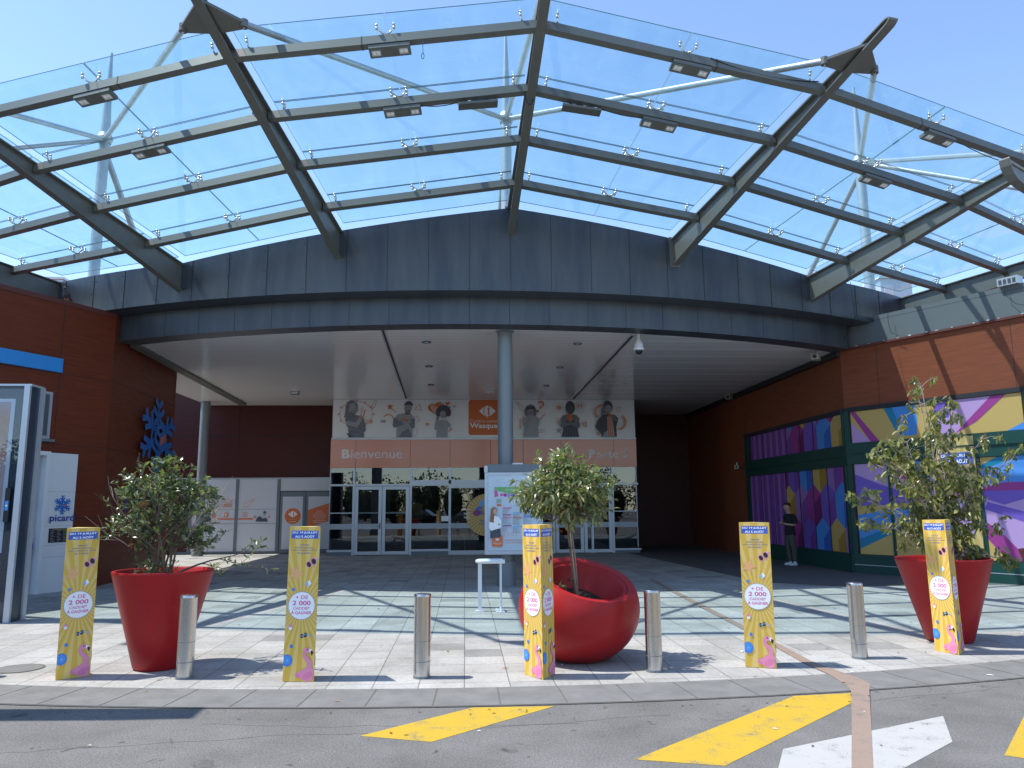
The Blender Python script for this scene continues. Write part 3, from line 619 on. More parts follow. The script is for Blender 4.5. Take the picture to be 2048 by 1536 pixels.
# 7 woman in dark jacket and checked shirt
cv.arc(4.92, 4.98, .24, 1.2, 4.0, .09, M_orl); cv.arc(5.5, 4.62, .26, -1.5, 1.0, .09, M_orl); cv.line([(5.47, 5.16), (5.47, 4.98), (5.56, 5.0), (5.6, 5.16)], .018, M_orl, True); cv.ell(4.82, 4.25, .13, .06, M_orl, 1.0); cv.star(4.74, 4.5, .05, .02, M_g3)
cv.ell(5.13, 5.16, .18, .24, M_g3); cv.poly([(4.9, 5.1), (5.02, 5.3), (5.0, 4.7), (4.88, 4.75)], M_g2); body(5.16, ZB, .66, .80, M_g3, 0); cv.poly([(5.1, 4.82), (5.28, 4.82), (5.36, 4.1), (5.1, 4.1)], M_orl)
for k in range(6): cv.line([(5.12, 4.16+k*.11), (5.33, 4.16+k*.11)], .014, M_g1)
for k in range(3): cv.line([(5.14+k*.07, 4.1), (5.14+k*.055, 4.8)], .012, M_mag2)
cv.poly([(4.92, 4.09), (5.15, 4.09), (5.1, 4.3), (4.98, 4.24)], M_g1); limb([(4.86, 4.72), (4.75, 4.45), (4.95, 4.22)], .17, M_g3); face(5.15, 5.08, .16, M_skinp, M_g3); limb([(5.42, 4.66), (5.36, 4.8), (5.2, 4.84)], .09, M_g2); cv.ell(5.2, 4.86, .05, .05, M_or2)
m_.build('printed_poster', cb)

# door wall: frames, glass
def pframe(m, x0, x1, z0, z1, w_, y0, y1, mt):
    m.box(x0, x0+w_, y0, y1, z0, z1, mt); m.box(x1-w_, x1, y0, y1, z0, z1, mt)
    m.box(x0+w_, x1-w_, y0, y1, z0, z0+w_, mt); m.box(x0+w_, x1-w_, y0, y1, z1-w_, z1, mt)
m_ = bmb()
m_.box(-4.74, 6.18, FY-.05, FY+.06, 2.385, 2.45, M_alu)
for x in (-3.87, -1.90, -.53, 3.14, 4.5, 5.25): m_.box(x-.04, x+.04, FY-.03, FY+.08, 0.01, 3.02, M_alu)
m_.box(-4.76, -3.91, FY-.05, FY+.1, .13, .2, M_alu); m_.box(-4.72, -3.91, FY-.02, FY+.1, .0, .13, M_grayf)
m_.box(-1.86, -.57, FY-.05, FY+.1, .13, .2, M_alu); m_.box(-1.86, -.57, FY-.02, FY+.1, .0, .13, M_grayf)
m_.box(-.49, 3.1, FY-.04, FY+.1, .0, .14, M_alu); m_.box(-.49, 3.1, FY-.04, FY+.08, 2.30, 2.384, M_alu); m_.box(-1.86, 3.1, FY-.03, FY+.08, 2.452, 2.58, M_alu)
m_.box(5.29, 6.22, FY-.05, FY+.1, .1, .16, M_alu); m_.box(5.29, 6.18, FY-.02, FY+.1, 0, .1, M_grayf)
for xa, xb in ((-4.7, -3.91), (5.29, 6.14)): m_.box(xa, xb, FY+.0, FY+.03, 1.44, 1.47, M_alu)
for x in (-4.7, 6.12): m_.box(x-.012, x+.012, FY-.01, FY+.06, .2, 3.02, M_alu)
m_.build('window_frame', cb)
for xa, xb, z0, z1 in ((-4.69, -3.91, .2, 2.385), (-4.69, -3.91, 2.45, 3.02), (-3.83, -1.94, 2.45, 3.02), (-1.86, -.57, .2, 2.385), (-1.86, -.57, 2.58, 3.02), (-.49, 3.1, .14, 2.3), (-.49, 3.1, 2.58, 3.02), (3.18, 5.21, 2.45, 3.02), (5.29, 6.11, .16, 2.385), (5.29, 6.11, 2.45, 3.02)):
    m_ = bmb(); m_.box(xa, xb, FY+.03, FY+.045, z0, z1, M_pane); m_.build('window_pane', cb)
M_film = mat('frosted_band', (.45, .5, .55), .4)
m_ = bmb()
for xa, xb in ((-4.69, -3.91), (-1.86, -.57), (-.49, 3.1), (5.29, 6.11)): m_ = bmb(); m_.box(xa, xb, FY+.024, FY+.029, .9, 1.08, M_film); m_.build('frosted_strip', cb)
for x0, x1 in ((-3.82, -1.95), (3.2, 5.2)):
    mid = (x0+x1)/2
    for a, b, s in ((x0, mid-.01, 1), (mid+.01, x1, -1)):
        d_ = bmb(); pframe(d_, a, b, .03, 2.37, .11, FY-.035, FY+.03, M_alu); d_.box(a+.11, b-.11, FY, FY+.02, 1.43, 1.48, M_alu)
        d = d_.build('door', cb)
        g_ = bmb(); g_.box(a+.11, b-.11, FY-.002, FY+.008, .14, 2.26, M_pane); g_.box(a+.11, b-.11, FY-.008, FY-.003, .9, 1.08, M_film); g = g_.build('door_pane', d)
        h_ = bmb(); hx = (b-.055) if s > 0 else (a+.055); h_.tube([(hx, FY-.035, 1.0), (hx, FY-.09, 1.0), (hx-.1*s, FY-.09, 1.0)], .012, M_grayf, 8); h_.box(hx-.025, hx+.025, FY-.045, FY-.035, .9, 1.1, M_grayf)
        if s > 0: h_.build('door_handle', d)
# round promotional sticker on the sliding door
m_ = bmb(); cv = Canvas(m_, CB @ frame((0, FY+.024, 0), (1, 0, 0))); cx, cz, R = .77, 1.36, .73
cv.ell(cx, cz, R, R, M_gold, n=48)
for k in range(36): cv.poly([(cx, cz), (cx+R*cos(2*pi*k/36), cz+R*sin(2*pi*k/36)), (cx+R*cos(2*pi*(k+.5)/36), cz+R*sin(2*pi*(k+.5)/36))], M_yel2, up=(k == 0))
for x, z, a, b, m, r in ((.55, 1.52, .22, .16, M_ball, .2), (.8, 1.45, .26, .13, M_mag, -.2), (.62, 1.78, .16, .1, M_ball2, .5), (.9, 1.72, .2, .12, M_ball, .1), (1.05, 1.5, .2, .14, M_pur, 0), (.4, 1.42, .14, .1, M_mag, 0), (.8, 1.95, .12, .06, M_star, 0)): cv.ell(cx-.75+x, z, a, b, m, r)
cv.star(.7, 1.55, .2, .1, M_gold, 7)
for k, t in enumerate(('PAS BESOIN', "D'UN AUTRE", "C'EST", 'ÇA')): cv.text(t, .45, 1.1, 1.13-k*.11, 1.2-k*.11, M_bblue, .02, fit='y')
cv.rect(-.62-.2, -.3-.2, 1.15, 1.33, M_white2)
for k, t in enumerate(('bonjour', 'hello', 'hallo')): cv.text(t, .0-.1, .25, 1.5-k*.13, 1.58-k*.13, M_white2, .02, fit='y')
m_.build('door_sticker', cb)
# interior room
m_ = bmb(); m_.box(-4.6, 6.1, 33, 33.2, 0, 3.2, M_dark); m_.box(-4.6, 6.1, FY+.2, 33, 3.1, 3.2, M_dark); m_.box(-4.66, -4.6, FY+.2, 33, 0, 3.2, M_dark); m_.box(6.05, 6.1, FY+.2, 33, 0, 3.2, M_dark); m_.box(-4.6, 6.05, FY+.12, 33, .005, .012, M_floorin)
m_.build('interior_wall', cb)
def solo(name, label, cat, fn, loc=(0, 0, 0), group=None, **k):
    m = MB(); fn(m); return m.build(name, label=label, cat=cat, group=group, loc=loc, **k)
M_grypan = mat('grey_partition', (.10, .11, .13), .6); M_inred = mat('red_curtain', (.32, .02, .02), .6); M_inyel = mat('interior_yellow', (.5, .33, .04), .5); M_ingreen = mat('interior_green', (.03, .16, .08), .6)
solo('partition', 'dark grey partition standing behind the left glass doors', 'partition', lambda m: (m.box(-.7, .7, -.05, .05, 0, 2.3, M_grypan), m.box(-.75, -.7, -.06, .06, 0, 2.35, M_grayf), m.box(.7, .75, -.06, .06, 0, 2.35, M_grayf)), (-3.55, 29.4, .012))
solo('display_stand', 'yellow display stand seen through the left entrance glass', 'stand', lambda m: (m.box(-.5, .5, -.2, .2, 1.15, 1.75, M_inyel), m.box(-.5, -.42, -.05, .05, 0, 1.15, M_inyel), m.box(.1, .18, -.05, .05, 0, 1.15, M_inyel), m.box(-.3, .3, -.25, .25, 0, .03, M_inyel)), (-2.1, 30, .012))
def redcurt(m):
    for k in range(7): m.tube([(-.3+k*.09, 0, 0), (-.3+k*.09, 0, .9)], .05, M_inred, 8)
solo('red_booth', 'red ribbed booth behind the left glass door', 'booth', redcurt, (-2.6, 29.9, .012))
solo('red_booth', 'red ribbed booth behind the sliding door beside the round sticker', 'booth', redcurt, (.15, 29.6, .012))
def table(m):
    m.box(-.35, .35, -.3, .3, .68, .72, M_white2)
    for x in (-.3, .3):
        for y in (-.25, .25): m.box(x-.02, x+.02, y-.02, y+.02, 0, .68, M_white2)
solo('white_table', 'small white table inside the glass front, left of the map board', 'table', table, (-.3, 28.9, .012))

# columns
def column(x, y, label):
    m = MB(); m.lathe([(.165, .45), (.165, SOF)], M_col, 32); m.lathe([(.2, 0), (.2, .5), (.165, .51)], M_col, 32); m.lathe([(.2, SOF-.03), (.2, SOF), (.16, SOF)], M_alu, 32)
    return m.build('round_column', label=label, cat='column', loc=(x, y, .004), smooth=True, auto=40)
column(.87, 16.55, 'tall blue-grey round column in the middle, behind the map board')
column(-9.32, 28.1, 'blue-grey round column at the left rear, sunlit on its left side')

# ------------------------------------------------------------------ left building
LB = thing('left_shop_building', 'red-brown timber panelled shop building on the left with blue sign strip', 'building', (-7.87, 17.45, 0))
LBM = Matrix.Translation((7.87, -17.45, 0))
Ld = Vector((.459, .889, 0)).normalized(); c0 = Vector((-7.87, 17.45, 0)); far = c0-Ld*16; c2 = Vector((-8.12, 21.95, 0))
m_ = MB(); m_.M = LBM.copy()
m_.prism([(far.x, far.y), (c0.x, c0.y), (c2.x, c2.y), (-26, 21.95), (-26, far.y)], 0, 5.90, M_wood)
m_.prism([(far.x+.012, far.y-.006), (c0.x+.014, c0.y-.01), (c2.x+.014, c2.y), (-26, 21.96), (-26, far.y)], 5.90, 6.0, M_wcap)
m_.build('wall', LB)
m_ = MB(); FL1 = frame((c0.x, c0.y, 0), Ld); FL2 = frame((c0.x, c0.y, 0), c2-c0)
m_.M = LBM @ FL1
for z in (4.43, 2.96, 1.45): m_.box(-12, -.001, z-.006, z+.006, -.002, .003, M_joint)
for x in (-1.24, -4.2, -7.2): m_.box(x-.006, x+.006, 1.45 if x < -1.3 else 2.9, 5.9, -.002, .0035, M_joint)
m_.M = LBM @ FL2
for z in (4.47, 2.96, 1.45): m_.box(.001, 4.5, z-.006, z+.006, -.002, .003, M_joint)
m_.build('panel_joints', LB)
m_ = MB(); m_.M = LBM @ FL1; m_.box(-5.5, -1.22, 4.45, 4.74, .005, .06, M_strip); m_.build('blue_sign_strip', LB)
# shop window and glass door beside the white panel
m_ = MB(); m_.M = LBM @ FL1
m_.box(-2.6, -1.36, 3.05, 4.02, .004, .03, M_alu); m_.box(-2.55, -1.42, 3.12, 3.97, .03, .035, M_pane2); m_.box(-2.6, -1.3, 3.0, 3.05, .0, .12, M_grayf)
m_.build('upper_window', LB)
m_ = MB(); m_.M = LBM @ FL1
m_.box(-3.4, -1.44, 0, 2.79, .004, .02, M_wall_white); pframe_ = [(-3.4, -3.32), (-1.52, -1.44)]
for a, b in pframe_: m_.box(a, b, 0, 2.79, .02, .24, M_white)
m_.box(-3.32, -1.52, 2.71, 2.79, .02, .24, M_white)
m_.box(-3.3, -1.56, .05, 2.68, .12, .13, M_pane2)
cv = Canvas(m_, LBM @ FL1, z=.135); cv.ell(-1.72, .92, .15, .15, M_snow2); cv.text('us', -1.8, -1.66, .88, .97, M_white2, .02); cv.ell(-1.75, 1.75, .1, .1, M_snow2)
m_.build('shop_door', LB)
def snowflake(cv, cx, cy, R, m, wd, orange, sx=1.0):
    P = lambda r, a: (cx+r*sin(a)*sx, cy+r*cos(a))
    for k in range(6):
        a = k*pi/3
        cv.line([P(.42*R, a), P(.82*R, a)], wd, m)
        cv.line([P(.30*R, a), P(.42*R, a)], wd, m)
        for s in (-1, 1):
            cv.line([P(.80*R, a), P(1.0*R, a+s*.17)], wd, m)
            cv.line([P(.50*R, a), P(.80*R, a+s*.36)], wd, m)
            cv.line([P(.50*R, a), P(.42*R, a+s*.52)], wd*.8, m)
    H = [P(.30*R, k*pi/3) for k in range(6)]; cv.line(H, wd, m, True)
    for k in (1, 3, 5): cv.line([(cx, cy), H[k]], wd*.9, m)
    cv.poly([(cx+.03*R, cy-.03*R), (H[1][0]*.9+cx*.1, cy+.09*R), (H[2][0]*.9+cx*.1, cy-.12*R), (cx+.03*R, cy-.25*R)], orange)
m_ = MB(); cv = Canvas(m_, LBM @ FL2, z=.05, dz=.0015)
snowflake(cv, 3.05, 3.50, .95, M_snow, .15, M_or2, 1.5)
m_.build('snowflake_sign', LB)
m_ = MB(); cv = Canvas(m_, LBM @ FL2, z=.03); cv.text('picard', 1.2, 4.3, 1.6, 2.35, M_snow2, .04); m_.build('sign_lettering', LB)
# white pillar panel with emblem and small screen
wp = thing('white_sign_panel', 'tall white sign panel with blue snowflake emblem beside the shop door', 'sign panel', tuple(c0+Ld*-1.12+Vector((Ld.y, -Ld.x, 0))*.1))
wp.rotation_euler = (0, 0, atan2(Ld.y, Ld.x))
m_ = MB(); WM = Matrix.Rotation(pi/2, 4, 'X')
m_.box(-.32, .31, -.1, .1, 0, 2.77, M_white)
for z in (1.99, 1.31, .93, .70): m_.box(-.322, .312, -.102, .0, z-.003, z+.003, M_g1)
m_.build('panel_body', wp)
m_ = MB(); cv = Canvas(m_, frame((0, -.1, 0), (1, 0, 0)))
snowflake(cv, .04, 1.73, .19, M_snow, .026, M_or2); cv.text('picard', -.23, .30, 1.36, 1.54, M_snow2, .015); cv.rect(-.26, .26, 1.342, 1.347, M_snow2) if 0 else None
m_.build('shop_emblem', wp)
m_ = MB(); m_.box(-.2, .24, -.11, -.101, .98, 1.26, M_blk); cv = Canvas(m_, frame((0, -.11, 0), (1, 0, 0)))
for k in range(8):
    for x in (-.17, -.03, .1): cv.rect(x, x+.05+.02*((k*7+int(x*50)) % 3), 1.215-k*.03, 1.222-k*.03, M_g1)
cv.rect(-.14, .16, 1.235, 1.243, M_yel); m_.build('hours_screen', wp)
# pigeon on the roof edge
m_ = MB(); M_pig = mat('pigeon_grey', (.05, .052, .06), .7)
m_.ball((0, 0, .12), (.07, .12, .075), M_pig); m_.ball((0, -.08, .235), (.037, .042, .04), M_pig); m_.tube([(0, -.06, .15), (0, -.08, .22)], [.05, .03], M_pig, 8); m_.tube([(0, .09, .1), (0, .23, .05)], [.045, .02], M_pig, 6); m_.tube([(0, -.115, .235), (0, -.15, .225)], [.01, .002], M_blk, 5)
for s in (-.03, .03): m_.tube([(s, 0, .06), (s, 0, 0)], .006, M_or2, 5)
m_.build('pigeon', label='dark grey pigeon perched on the left roof edge under the canopy', cat='bird', loc=(-8.42, 16.32, 6.0), smooth=True)

# ------------------------------------------------------------------ right building
RB = thing('right_shop_building', 'red-brown panelled building on the right with dark green windows covered in colourful murals', 'building', (9.4, 18.45, 0))
RBM = Matrix.Translation((-9.4, -18.45, 0))
FA = frame((9.4, 0, 0), (0, -1, 0))     # x = -Y ; normal = -X
Bd = Vector((.49, -.872, 0)).normalized(); bo = Vector((9.4, 18.45, 0)); FB = frame((bo.x, bo.y, 0), Bd)
e2 = bo+Bd*15
m_ = MB(); m_.M = RBM.copy()
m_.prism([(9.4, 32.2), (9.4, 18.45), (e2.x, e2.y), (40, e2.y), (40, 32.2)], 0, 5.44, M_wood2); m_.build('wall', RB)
m_ = MB(); m_.M = RBM @ FB
m_.box(-.0, 15, 5.42, 5.47, 0, .06, M_wcap)
for x in (.95, 3.95, 6.95): m_.box(x-.005, x+.005, 4.0, 5.42, 0, .003, M_joint)
m_.M = RBM @ FA
m_.box(-32, -18.45, 5.30, 5.45, 0, .10, M_black)
m_.build('panel_joints', RB)
m_ = MB(); m_.M = RBM @ FB
m_.box(-.1, .95, 5.47, 5.99, -.4, -.03, M_zinc2); m_.box(.95, 15, 5.47, 6.14, -.4, -.03, M_zinc2); m_.box(.95, 15, 6.03, 6.038, -.03, -.0285, M_joint)
m_.build('parapet', RB)
m_ = MB(); m_.M = RBM @ FB
for k in range(46):
    x = .2+k*.33+rnd.uniform(-.1, .1); m_.box(x, x+rnd.uniform(.03, .07), 5.472, 5.472+rnd.uniform(.012, .03), .0, .03, M_white)
m_.build('gravel_line', RB)
# shop fronts : green framework
m_ = MB(); m_.M = RBM @ FA
m_.box(-25.3, -18.45, .0, .45, .002, .05, M_dgreen); m_.box(-25.3, -18.45, 2.57, 3.07, .002, .07, M_dgreen); m_.box(-25.3, -18.45, 3.86, 3.97, .002, .06, M_joint)
m_.box(-25.3, -25.05, .45, 3.86, .002, .05, M_dgreen)
m_.box(-25.05, -18.45, .45, 2.57, .002, .012, M_joint); m_.box(-25.05, -18.45, 3.07, 3.86, .002, .012, M_joint)
m_.box(-25.3, -18.4, 2.80, 2.83, .07, .10, M_dgreen)
m_.M = RBM @ FB
m_.box(.0, 15, 0, .45, .002, .05, M_dgreen); m_.box(0, 15, 2.6, 3.1, .002, .07, M_dgreen); m_.box(0, 15, 3.88, 3.98, .002, .06, M_joint); m_.box(.0, 15, 2.84, 2.87, .07, .10, M_dgreen); m_.box(0, 15, .20, .215, .05, .055, M_alu)
m_.box(0, .13, .45, 3.88, .002, .06, M_dgreen); m_.box(4.06, 4.2, .45, 3.88, .002, .06, M_dgreen); m_.box(8.1, 8.25, .45, 3.88, .002, .06, M_dgreen)
for x in (1.05, 2.14, 3.06, 5.2, 6.2, 7.2): m_.box(x-.035, x+.035, .45, 2.6, .012, .05, M_dgreen)
m_.M = RBM @ FA; m_.box(-18.52, -18.45, 0, 3.97, .05, .08, M_dgreen)
m_.build('shopfront_frame', RB)
# wall A murals
CM = dict(y=(M_gold, M_gold2), b=(M_blu, M_blu2), p=(M_pur, M_pur2), m=(M_mag, M_mag2), l=(M_pur3, M_pur2), v=(M_lil, M_pur3))
def hexes(cv, cl, seed):
    cv.cl = cl; w2, sd_, k2 = .40, .62, .27
    order = 'bpymlpbvmypblmyvpb'
    for r in range(8):
        zb = -.75+r*(sd_+k2)
        for q in range(12):
            x = -26+q*2*w2+(w2 if r % 2 else 0); zt = zb+sd_+2*k2
            c = CM['bmypl'[(q*2+r) % 5]]; c2 = c
            cv.poly([(x-w2, zb+k2), (x, zb), (x, zt-2*k2), (x-w2, zt-k2)], c[0], False)
            cv.poly([(x+w2, zb+k2), (x, zb), (x, zt-2*k2), (x+w2, zt-k2)], c[1], False)
            cv.poly([(x-w2, zt-k2), (x, zt-2*k2), (x+w2, zt-k2), (x, zt)], c2[0], False)
for nm, z0, z1, edges, cut in (('mural_panel', .46, 2.56, [-25.02, -24.07, -23.15, -22.21, -21.28, -20.43, -19.58, -18.67], -22.25), ('mural_panel', 3.08, 3.85, [-24.86, -23.78, -21.99, -21.07, -20.22, -18.5], -22.05)):
    for a, b in zip(edges[:-1], edges[1:]):
        m_ = MB(); m_.M = RBM @ FA; m_.box(a+.035, b-.035, z0, z1, .012, .02, M_pur2); cv = Canvas(m_, RBM @ FA, z=.022)
        if b <= cut+.1:
            cv.cl = (a+.035, b-.035, z0, z1); cv.rect(a, b, z0, z1, M_pur2)
            q = -25
            cv.up()
            while q < b: cv.rect(q, q+.17, z0, z1, M_pur3, False); q += .45
        else:
            cv.cl = (a+.035, b-.035, z0, z1); cv.rect(a, b, z0, z1, M_pur3); cv.up(); hexes(cv, (a+.035, b-.035, z0, z1), 0)
        m_.build(nm, RB)
# wall B murals
KEY = dict(mag=M_mag, lil=M_lil, teal=M_teal, blue=M_blu, pur=M_pur, gold=M_gold)
UPL = [('mag', [(0.15, 3.88), (0.29, 3.87), (0.87, 3.11), (0.65, 3.1)]), ('lil', [(0.14, 3.64), (0.15, 3.11), (0.67, 3.1)]), ('teal', [(1.04, 3.87), (1.24, 3.87), (1.45, 3.29), (1.38, 3.13)]), ('blue', [(1.24, 3.87), (1.79, 3.87), (1.83, 3.51), (1.78, 3.18), (1.49, 3.19)]), ('pur', [(2.23, 3.88), (2.64, 3.89), (2.53, 3.5), (2.19, 3.51)]), ('lil', [(2.64, 3.89), (3.46, 3.89), (3.09, 3.48), (2.68, 3.12), (2.25, 3.1), (2.19, 3.51), (2.53, 3.5)]), ('mag', [(3.46, 3.89), (3.75, 3.88), (3.1, 3.36), (2.63, 3.13)]), ('blue', [(3.69, 3.11), (4.04, 3.27), (4.02, 3.08)])]
LOL = [('pur', [(0.12, 2.37), (0.78, 2.1), (1.59, 1.83), (1.64, 1.67), (0.74, 1.6), (0.12, 1.58)]), ('gold', [(0.12, 1.58), (0.74, 1.6), (1.64, 1.67), (1.41, 1.55), (0.72, 1.47), (0.14, 1.37)]), ('blue', [(0.14, 1.37), (0.72, 1.47), (1.41, 1.55), (2.05, 1.61), (1.2, 1.11), (0.15, 0.8)]), ('teal', [(0.15, 0.8), (1.07, 1.14), (1.72, 1.46), (1.06, 0.98), (0.17, 0.58)]), ('gold', [(0.17, 0.58), (1.06, 0.98), (1.88, 1.42), (1.72, 0.42), (0.14, 0.44)]), ('mag', [(0.86, 2.59), (1.1, 2.61), (1.68, 2.01), (1.67, 1.95)]), ('gold', [(1.1, 2.61), (1.47, 2.6), (1.9, 2.04), (1.64, 2.01)]), ('teal', [(1.47, 2.6), (1.63, 2.61), (1.94, 2.16), (1.9, 2.04)]), ('blue', [(1.63, 2.61), (2.14, 2.61), (2.1, 2.15), (1.94, 2.16)]), ('gold', [(3.07, 2.59), (3.45, 2.6), (3.07, 2.41)]), ('teal', [(3.07, 2.41), (3.45, 2.6), (3.85, 2.6), (3.12, 2.32)]), ('blue', [(3.12, 2.32), (3.85, 2.6), (4.0, 2.61), (3.99, 2.05), (3.53, 2.05), (3.08, 1.98)]), ('mag', [(3.08, 1.98), (3.53, 2.06), (3.99, 2.06), (3.99, 1.89), (3.51, 1.89), (2.93, 1.89)]), ('pur', [(2.93, 1.89), (3.51, 1.89), (3.99, 1.89), (3.99, 1.75), (3.48, 1.6), (3.06, 1.75)]), ('pur', [(3.16, 1.66), (3.99, 1.42), (3.99, 1.2), (3.09, 1.51)]), ('mag', [(3.02, 1.31), (3.42, 0.98), (3.9, 0.44), (3.45, 0.45), (3.04, 0.97)]), ('gold', [(2.89, 1.17), (3.04, 0.97), (3.45, 0.45), (2.53, 0.45)])]
for shift in (0, 4.1, 8.2):
    for z0, z1, L, base, edges in ((3.11, 3.87, UPL, M_gold, [.14, 4.05]), (.46, 2.59, LOL, M_lil, [.14, 1.05, 2.14, 3.06, 4.05])):
        for a, b in zip(edges[:-1], edges[1:]):
            m_ = MB(); m_.M = RBM @ FB @ Matrix.Translation((shift, 0, 0)); m_.box(a+.03, b-.03, z0, z1, .012, .02, base)
            cv = Canvas(m_, m_.M.copy(), z=.022); cv.cl = (a+.03, b-.03, z0, z1); cv.rect(a, b, z0, z1, base)
            for c, pts in L: cv.poly(pts, KEY[c])
            m_.build('mural_panel', RB)
            if shift and a > 2: break
M_star2 = mat('pale_gold_print', (.62, .46, .2), .45)
m_ = MB(); m_.M = RBM @ FB; m_.box(2.2, 3.02, .6, 3.06, .05, .085, M_gold)
cv = Canvas(m_, RBM @ FB, z=.087); cv.cl = (2.2, 3.02, .6, 3.06)
for k in range(40):
    a, b = 2*pi*k/40, 2*pi*(k+.5)/40; cv.poly([(2.6, 1.9), (2.6+3*cos(a), 1.9+3*sin(a)), (2.6+3*cos(b), 1.9+3*sin(b))], M_star2, up=(k == 0))
cv.rect(2.28, 3.0, 2.46, 2.72, M_bblue); cv.text('DU 19 JUILLET', 2.32, 2.97, 2.61, 2.69, M_white2, .02); cv.text('AU 5 AOÛT', 2.42, 2.87, 2.49, 2.59, M_white2, .02)
cv.poly([(2.45, 1.0), (2.9, 1.0), (2.8, 1.7), (2.5, 1.75)], M_lil); cv.ell(2.65, 1.85, .11, .14, M_fpink); cv.ell(2.64, 1.95, .13, .1, M_g3)
m_.build('door_poster', RB)

# ------------------------------------------------------------------ glass canopy
canopy = thing('glass_canopy', 'large glass canopy on grey steel beams reaching out from the entrance fascia', 'canopy', (.94, 15.3, 6))
CNM = Matrix.Translation((-.94, -15.3, -6))
BX = [-6.10, -2.62, .94, 4.49, 7.95]; BZ = [6.23, 6.70, 7.19, 6.71, 6.24]
YF = [16.37, 15.50, 15.27, 15.66, 16.78]
PD = [1.05, 2.4, 3.7, 5.03]      # purlin distances from fascia
SLB = [.165, .25, .26, .25, .225, .23, .165]  # rise of each beam per metre outwards
def hT(d): return max(.11, .60-.08*d)
beams = []   # each: origin xy at fascia, outward dir (fanning from the centre of the curve), zb
for x, z, y in zip([-9.44]+BX+[11.14], [6.25]+BZ+[6.23], [17.95]+YF+[18.5]):
    v = Vector((x-FC[0], y-FC[1])).normalized(); beams.append(((x, y), (v.x, v.y), z))
def bp(i, d, z=0): o, dr, zb = beams[i]; return Vector((o[0]+dr[0]*d, o[1]+dr[1]*d, z))
def botZ(i, d): return beams[i][2]+SLB[i]*d
def topZ(i, d): return botZ(i, d)+hT(d)
for i, (o, dr, zb) in enumerate(beams):
    m_ = MB(); ang = atan2(dr[1], dr[0]); m_.M = CNM @ Matrix.Translation((o[0], o[1], 0)) @ Matrix.Rotation(ang, 4, 'Z')
    D = [-.12, 1, 2, 3, 4, 5, 5.6, 6.35]
    fwid, th = .075, .022
    tb = [(d, botZ(i, d), topZ(i, d)) for d in D]
    def strip(y0, y1, za, zb_, mt=M_steel):
        vs = []; n = len(D)
        for (d, b, t) in tb: vs += [(d, y0, za(b, t)), (d, y1, za(b, t)), (d, y1, zb_(b, t)), (d, y0, zb_(b, t))]
        fs = []
        for k in range(n-1):
            for q in range(4): fs.append((4*k+q, 4*(k+1)+q, 4*(k+1)+(q+1) % 4, 4*k+(q+1) % 4))
        fs += [(0, 1, 2, 3), (4*n-1, 4*n-2, 4*n-3, 4*n-4)]
        m_.add(vs, fs, mt)
    strip(-fwid, fwid, lambda b, t: b, lambda b, t: b+th)
    strip(-fwid, fwid, lambda b, t: t-th, lambda b, t: t)
    strip(-.009, .009, lambda b, t: b+th, lambda b, t: t-th)
    e, zb2, t = tb[-1]; pts = []; sl_ = SLB[i]-.04
    for k in range(9):
        a = -pi/2+pi*k/8; pts.append((e+.14*cos(a), (zb2+t)/2+(t-zb2)/2*sin(a)+sl_*.14*cos(a)))
    inn_ = [(e+(.14-th)*cos(-pi/2+pi*k/8), (zb2+t)/2+((t-zb2)/2-th)*sin(-pi/2+pi*k/8)+sl_*(.14-th)*cos(-pi/2+pi*k/8)) for k in range(9)]
    vs = [(p[0], y, p[1]) for y in (-fwid, fwid) for p in pts+inn_]
    fs = []
    for k in range(8):
        fs += [(k, k+1, 9+k+1, 9+k), (18+k+1, 18+k, 27+k, 27+k+1), (k+1, k, 18+k, 18+k+1), (9+k, 9+k+1, 27+k+1, 27+k)]
    m_.add(vs, fs, M_steel)
    m_.add([(p[0], s*.009, p[1]) for s in (-1, 1) for p in inn_], [tuple(range(9)), tuple(range(17, 8, -1))], M_steel)
    m_.box(-.02, .0, -.12, .12, zb-.03, zb+.63, M_steel)
    m_.build('beam', canopy)
# wing plates near the tips
DW = 5.6
def wpt(i, s, back=0):
    o = bp(i, DW+back, botZ(i, DW+back)+hT(DW)*.5); dr = beams[i][1]; return o+Vector((-dr[1]*s, dr[0]*s, 0))
def wing(i):
    m_ = MB(); m_.M = CNM.copy()
    for s in (-1, 1):
        P = [wpt(i, s*.01, -.12), wpt(i, s*.2, -.10), wpt(i, s*.44, -.07), wpt(i, s*.49, .01), wpt(i, s*.42, .06), wpt(i, s*.01, .42)]
        if s < 0: P = P[::-1]
        m_.add([tuple(p+Vector((0, 0, h))) for h in (-.02, .02) for p in P], [tuple(range(5, -1, -1)) if s < 99 else 0, tuple(range(6, 12))]+[(k, (k+1) % 6, 6+(k+1) % 6, 6+k) for k in range(6)], M_steel)
        e = wpt(i, s*.44, -.01); m_.lathe([(.055, e.z-.055), (.055, e.z+.055)], M_steel, 12, e.x, e.y, close=True); m_.ball((e.x, e.y, e.z-.06), .018, M_ss, 8, 5)
    m_.build('tie_plate', canopy)
for i_ in (0, 2, 4, 6): wing(i_)
